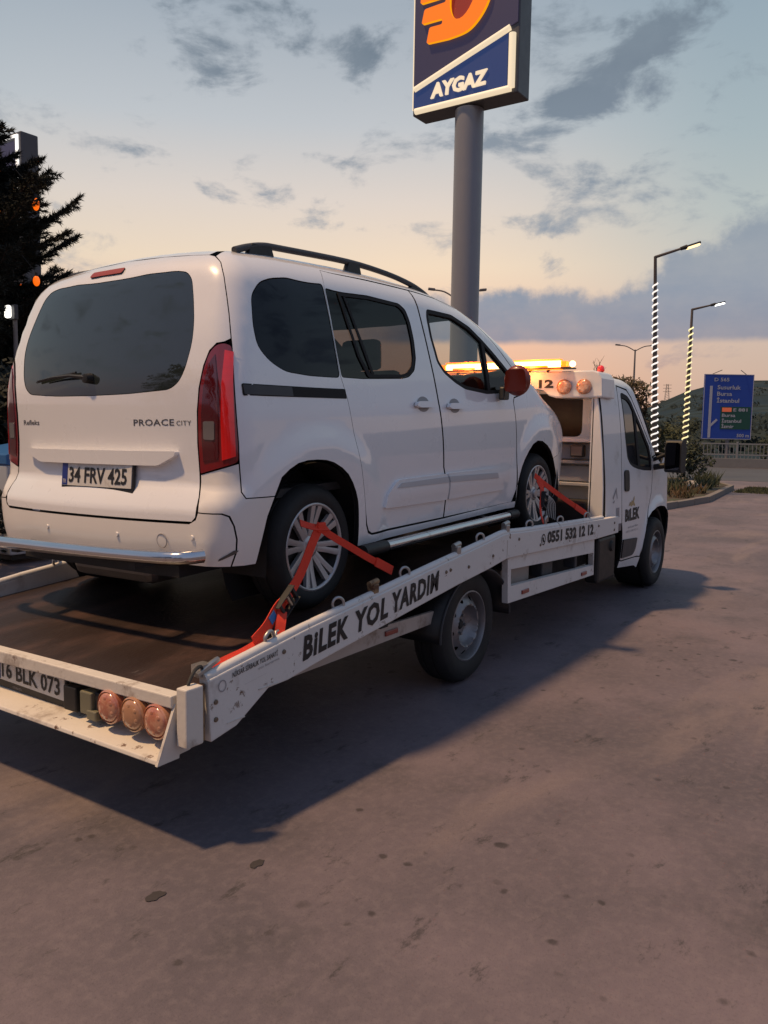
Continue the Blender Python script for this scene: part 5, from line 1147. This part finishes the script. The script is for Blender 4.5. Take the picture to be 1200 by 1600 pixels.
# ---------------------------------------------------------------- petrol station totem
TX = 13.76
tt = empty('totem_sign', 'tall grey petrol totem with orange emblem and lit AYGAZ panel', 'sign', (14.1, 6.8, 0))
LT = lambda P: [(x-14.1, y-6.8, z) for x, y, z in P]
M_TOT = mat('totem_grey', (.085, .085, .095), .45, metal=.2, var=.06, vscale=2); M_TPOLE = mat('totem_pole_grey', (.25, .25, .27), .42, metal=.25, var=.05, vscale=2)
M_NAVY = mat('totem_navy', (.016, .026, .070), .4, emit=lin(36, 56, 104), estr=.75); M_NAVY2 = mat('totem_dark_panel', (.030, .028, .050), .4, emit=lin(54, 48, 74), estr=.55)
M_LITW = mat('lit_warm_white', (.35, .33, .30), .4, emit=lin(252, 228, 190), estr=.80); M_LITO = mat('lit_orange', (.20, .06, .01), .4, emit=lin(255, 118, 8), estr=.95); M_LITOD = mat('lit_orange_edge', (.20, .08, .01), .4, emit=lin(255, 165, 0), estr=.95); M_LITR = mat('emblem_dark_red', (.16, .02, .012), .5, emit=lin(120, 22, 15), estr=.8)
def tob(name, m, parent, yz0, yz1, x0, x1, bev=0): return MB().box(((x0+x1)/2-14.1, (yz0[0]+yz1[0])/2-6.8, (yz0[1]+yz1[1])/2), (x1-x0, abs(yz1[0]-yz0[0]), abs(yz1[1]-yz0[1]))).build(name, m, parent, bevel=bev)
MB().tube([(0.03, 0, 0), (.03, 0, 9.45)], .355, 40).build('pole', M_TPOLE, tt, 60); MB().lathe([(.7, 0), (.7, .05), (.45, .06), (.40, .14)], 30, (.03, 0, 0), 'z', 1).build('pole_foot', M_TPOLE, tt)
box_ = tob('sign_box', M_TOT, tt, (5.34, 9.47), (8.24, 13.6), TX+.02, TX+.66, .03)
MB().prism([(8.20-6.8, 9.62), (8.20-6.8, 10.02), (5.62-6.8, 10.84), (5.62-6.8, 9.66)], TX-.012-14.1, TX+.03-14.1, 'x').build('lower_panel', M_NAVY, box_)
MB().prism([(8.20-6.8, 10.15), (8.20-6.8, 13.56), (5.38-6.8, 13.56), (5.38-6.8, 11.04)], TX-.012-14.1, TX+.03-14.1, 'x').build('upper_panel', M_NAVY2, box_)
def strip(name, y0, z0, y1, z1, r, m): return MB().tube([(TX-.01-14.1, y0-6.8, z0), (TX-.01-14.1, y1-6.8, z1)], r, 10).build(name, m, box_, 60)
strip('light_strip', 8.17, 10.09, 5.56, 10.95, .070, M_LITW); strip('light_strip', 8.14, 9.56, 5.50, 9.58, .075, M_LITW); strip('light_strip', 5.50, 9.58, 5.50, 10.80, .085, M_LITW); strip('light_strip', 5.44, 11.75, 5.44, 13.5, .06, M_LITW)
strip('edge_strip', 8.215, 9.6, 8.215, 13.5, .016, M_LITW)
# emblem: slanted ring with speed bars, raised from the panel
def fp(y, z): return (y-6.8, z)
ring_o = [fp(6.55+1.02*math.cos(a)*1.0-.22*math.sin(a), 12.15+1.10*math.sin(a)) for a in np.linspace(-PI/2-.35, PI/2+.35, 30)]
ring_i = [(6.80-6.8+.36*math.cos(a)-.12*math.sin(a)-.02, 12.10+.66*math.sin(a)) for a in np.linspace(0, 2*PI, 28)[:-1]]
outer = [fp(7.80, 11.08), fp(7.72, 11.44), fp(7.36, 11.43), fp(7.36, 11.56), fp(7.95, 11.57), fp(7.87, 11.90), fp(7.27, 11.92), fp(7.27, 12.05), fp(8.0, 12.06), fp(7.93, 12.4), fp(7.3, 12.42), fp(7.25, 13.0), *[fp(*q) for q in spline([(6.7, 13.2), (6.30, 12.95), (6.08, 12.4), (6.06, 11.95), (6.14, 11.62), (6.38, 11.30), (6.70, 11.10), (7.20, 11.05)], 4)]]
vv, ff = cdt(rounded(outer, .05, 3), [ring_i], None); n = len(vv); x0, x1 = TX-.10-14.1, TX-.012-14.1
b = MB(); b.add([(x0, y, z) for y, z in vv], [tuple(t) for t in ff]); em = b.build('emblem_face', M_LITO, box_)
b = MB()
for lp in (rounded(outer, .05, 3), ring_i):
    m_ = len(lp)
    for i in range(m_): a_, c_ = lp[i], lp[(i+1) % m_]; b.add([(x0, *a_), (x0, *c_), (x1, *c_), (x1, *a_)], [(0, 1, 2, 3)])
b.build('emblem_rim', M_LITOD, em)
MB().prism(ring_i, x1-.004, x1+.004, 'x').build('emblem_core', M_LITR, em)
text('sign_lettering', 'AYGAZ', (TX-.012-14.1, 7.68-6.8, 9.785), (0, -1, .020), (0, -.10, 1), .335, 1.53, M_LITW, box_, bold=.035, off=.0, depth=.05)
# second totem behind the conifer
t2 = empty('totem_sign', 'second lit petrol totem standing behind the dark conifer', 'sign', (8.45, 18.05, 0))
b2 = MB().box((.25, -.25, 6.1), (.5, 1.9, 6.05)).build('sign_box', M_TOT, t2, bevel=.03); MB().box((.25, -.25, 1.6), (.4, 1.0, 3.2)).build('pole', M_TPOLE, t2)
MB().tube([(-.02, .65, 9.02), (-.02, -1.06, 9.02), (-.02, -1.06, 6.7)], .05, 8).build('light_strip', emis('lit_white', (1, .97, .92), 1.1), b2, 60)
MB().box((-.012, -.25, 7.9), (.02, 1.5, 2.0)).build('upper_panel', M_NAVY2, b2)
for z, y, r in ((8.15, -.10, .24), (7.40, -.10, .30), (7.62, -.30, .16)): MB().lathe([(.0, .05), (r*.9, .05), (r, .02)], 20, (-.02, y, z), 'x', -1).build('emblem_face', M_LITO, b2)
for z, y in ((7.55, -.93), (5.05, -.93), (6.2, -.55), (6.2, -.1)): MB().box((-.02, y, z), (.05, .22, .40)).build('price_panel', mat('lit_price_orange', (.8, .2, .02), .4, emit=lin(240, 95, 10), estr=.9), b2)
k2 = empty('canopy_light', 'station canopy light moved forward among the conifer branches on an added post', 'light', (1.96, 7.11, 3.066)); MB().box((0, 0, 0), (.06, .11, .17)).build('lamp_lens', emis('canopy_white', (1, .95, .85), 2.2), k2, bevel=.04); MB().box((.08, 0, 0), (.06, .14, .20)).build('lamp_housing', M_GREYPL, k2, bevel=.01); MB().tube([(.1, 0, -3.066), (.1, 0, 0)], .03, 8).build('pole', M_GREYPOLE, k2, 60)  # canopy light brought in front of the tree; its post is added
M_SIGNGLOW = mat('orange_glow_ball', (.5, .15, .02), .4, emit=lin(255, 105, 8), estr=1.0)  # orange spots added for the second totem's lit digits behind the tree
for (x, y, z), (a_, b_), lab in (((2.30, 6.93, 4.515), (.045, .085), 'upper'), ((2.29, 6.95, 3.505), (.045, .070), 'lower')):
    ln = empty('orange_sign_glow', f'{lab} of the two small orange spots added among the conifer branches for the sign behind', 'glow', (x, y, z), 'added orange sign spots in the conifer')
    MB().sphere((0, 0, 0), 1, 14, 10, (a_, a_, b_)).build('glow_ball', M_SIGNGLOW, ln, 60); MB().tube([(0, 0, b_-.01), (0, 0, b_+.04)], .02, 8).tube([(0, 0, b_+.04), (-.15, .2, b_+.35)], .004, 5).build('glow_hanger', M_DARK, ln)
# ---------------------------------------------------------------- road sign
rs_ = empty('road_sign', 'blue direction sign with green panel on a post beyond the fence', 'road sign', (42.3, 6.05, 0))
uu = Vector((.56, -.828, 0)); nn = Vector((-.828, -.56, 0)); RS = Matrix((uu, Vector((0, 0, 1)), nn)).transposed()
q = lambda u, z, n_=0: tuple(uu*u+Vector((0, 0, z))+nn*n_)
M_SB = mat('sign_blue', (.012, .055, .34), .45, var=.06); M_SG = mat('sign_green', (.008, .065, .045), .45); M_SW = mat('sign_white_film', (.40, .41, .46), .5); M_SO = mat('sign_orange', (.70, .14, .06), .5, emit=(1, .2, .08), estr=.15)
bd = MB().box(q(0, 3.05), (2.66, 3.45, .06), RS).build('sign_board', M_SB, rs_, bevel=.01)
for u, z, w_, h_ in ((0, 4.755, 2.6, .03), (0, 1.345, 2.6, .03), (-1.305, 3.05, .03, 3.4), (1.305, 3.05, .03, 3.4)): MB().box(q(u, z, .034), (w_, h_, .012), RS).build('border_strip', M_SW, bd)
gb = MB().box(q(.43, 2.46, .036), (1.62, 1.20, .016), RS).build('green_panel', M_SG, bd); MB().box(q(-.05, 2.90, .048), (.50, .22, .012), RS).build('orange_panel', M_SO, gb)
MB().box(q(-.94, 2.78, .038), (.14, 2.75, .014), RS).prism([(0, 0), (.01, 0), (.01, .01)], 0, .001).build('arrow_shaft', M_SW, bd); a_ = MB().box((0, 0, 0), (.11, .50, .014), RS @ Matrix.Rotation(-.8, 3, 'Z')).build('arrow_branch', M_SW, bd, loc=q(-.73, 2.20, .040))
def rst(t, u, z, h, w, n_=.05, m=M_SW, p=bd): text('sign_lettering', t, q(u, z, n_), tuple(uu), (0, 0, 1), h, w, m, p, bold=.02, off=0)
rst('D 565', -.80, 4.40, .19, .80); rst('Susurluk', -.62, 3.98, .22, 1.25); rst('Bursa', -.62, 3.64, .22, .80); rst('İstanbul', -.62, 3.28, .22, 1.20)
rst('E 881', .30, 2.82, .17, .75, .05, M_SW, gb); rst('Bursa', -.30, 2.52, .18, .72, .05, M_SW, gb); rst('İstanbul', -.30, 2.22, .18, 1.05, .05, M_SW, gb); rst('İzmir', -.30, 1.93, .18, .66, .05, M_SW, gb); rst('500 m', .55, 1.45, .18, .66)
MB().tube([q(.12, 0, -.1), q(.12, 4.6, -.1)], .10, 10).build('post', M_GREYPOLE, rs_, 60)
for u in (-.9, .9): MB().tube([q(u, 4.78), q(u*.55, 4.98, .25)], .02, 6).build('sign_light_arm', M_GREYPOLE, rs_)
# ---------------------------------------------------------------- railing along the road, shrubs and trees behind it
M_RAIL2 = mat('grey_railing', (.17, .18, .20), .55, var=.1)
f0, f1 = Vector((36.6, 12.5, 0)), Vector((38.6, -3.5, 0)); dv = (f1-f0); L = dv.length; dv.normalize()
fe = empty('road_railing', 'grey railing with pickets along the far side of the road', 'railing', tuple(f0)); R2 = Matrix((dv, Vector((-dv.y, dv.x, 0)), Vector((0, 0, 1)))).transposed()
MB().bar((0, 0, .22), tuple(dv*L+Vector((0, 0, .22))), .18, .44).build('base_wall', mat('grey_base_wall', (.13, .135, .15), .8, var=.15), fe, bevel=.01)
P0 = None
for k in range(int(L/2)+1):
    if P0 is None: P0 = MB().box((0, 0, .62), (.10, .10, 1.24), R2).build('post', M_RAIL2, fe, bevel=.01); o = P0
    else: o = P0.copy(); COL.objects.link(o); o.parent = fe
    o.location = tuple(dv*2*k)
G0 = None
for k in range(int(L/2)):
    if G0 is None:
        b = MB()
        for z in (.18, .62, 1.14): b.box(dv*1.0+Vector((0, 0, z)), (1.88, .05, .06), R2)
        for j in range(11): b.box(dv*(.16+.168*j)+Vector((0, 0, .66)), (.028, .028, .92), R2)
        G0 = b.build('railing_panel', M_RAIL2, fe); G0['kind'] = 'stuff'; o = G0
    else: o = G0.copy(); COL.objects.link(o); o.parent = fe
    o.location = tuple(dv*2*k)
for k, (x, y, h_, r, m) in enumerate(((40.5, 11.0, 1.9, 1.5, M_LEAFG), (41.0, 8.9, 1.4, 1.1, M_LEAFG), (43.8, 3.6, 1.7, 1.3, M_LEAFG), (44.5, 1.6, 1.3, 1.2, M_LEAFO), (48, 9.5, 2.4, 1.6, M_LEAFG))):
    broad_tree('roadside_shrub', 'dark roadside shrub behind the railing ' + ['far left of the road sign', 'just left of the road sign', 'just right of the road sign', 'farthest right of the road sign', 'seen past the second lamp post'][k], (x, y, 0), h_, r, m, 'roadside shrubs behind the railing', n=60, size=.10, clumps=22, trunk=False, cat='shrub')
b = MB(); rnd = random.Random(21); pts = []
for k in range(380):
    a = rnd.uniform(-.05, .62); r = 70*math.exp(rnd.random()*2.3); x, y = CAMPOS.x+r*math.cos(a), CAMPOS.y+r*math.sin(a)
    rg = .88*np.interp(a, [.05, .158, .20, .235, .271, .30, .34, .42, .6], [62, 58, 56, 49, 34, 23, 19, 14, 16]); t_ = min(max((r-48)/852, 0), 1); t_ = t_*t_*(3-2*t_); s = rnd.uniform(.8, 1.9)*(1+r/900); pts.append(((x, y, rg*t_+s*.3), (s*1.4, s*1.4, s*.8)))
leafcloud(b, pts, 60, .55, .6, rnd); kind(b.build('hillside_scrub', mat('hillside_scrub_leaves', (.013, .025, .026), .9, var=.4, vscale=.05), fix=False), 'stuff')
# pylon on the ridge
pz = 34.0; py_ = empty('power_pylon', 'small lattice power pylon on the ridge beyond the lamp posts', 'pylon', (905, 241.5, pz)); M_PY = mat('pylon_steel', (.10, .10, .11), .6); b = MB(); H = 21; w0, w1 = 2.6, .8
for sx in (-1, 1):
    for sy in (-1, 1): b.tube([(sx*w0, sy*w0, 0), (sx*w1, sy*w1, H)], .16, 4)
for k in range(8):
    z0, z1 = H*k/8, H*(k+1)/8; a0, a1 = w0+(w1-w0)*k/8, w0+(w1-w0)*(k+1)/8
    for s in (-1, 1): b.tube([(s*a0, -a0, z0), (s*a1, a1, z1)], .09, 4); b.tube([(-a0, s*a0, z0), (a1, s*a1, z1)], .09, 4); b.tube([(-a0, s*a0, z0), (a0, s*a0, z0)], .09, 4)
b.build('lattice_tower', M_PY, py_)
for z in (13, 16.5, 20): MB().bar((1.2, -4.2, z), (-1.2, 4.2, z), .35, .35).build('cross_arm', M_PY, py_)
# trees behind the camera, seen only as reflections in the glass
for k, (x, y, h_, r) in enumerate(((-22, 4, 9.5, 3.0), (-24, -3, 7.5, 3.0), (-26, 9, 11.5, 3.4), (-21, -9, 8, 3.0), (-25, 15, 10, 3.4))):
    broad_tree('forecourt_tree', 'dark leafy tree standing behind the photographer, mirrored in the rear window', (x, y, 0), h_, r, M_LEAFG, 'trees mirrored in the rear window', n=60, size=.22, clumps=36)
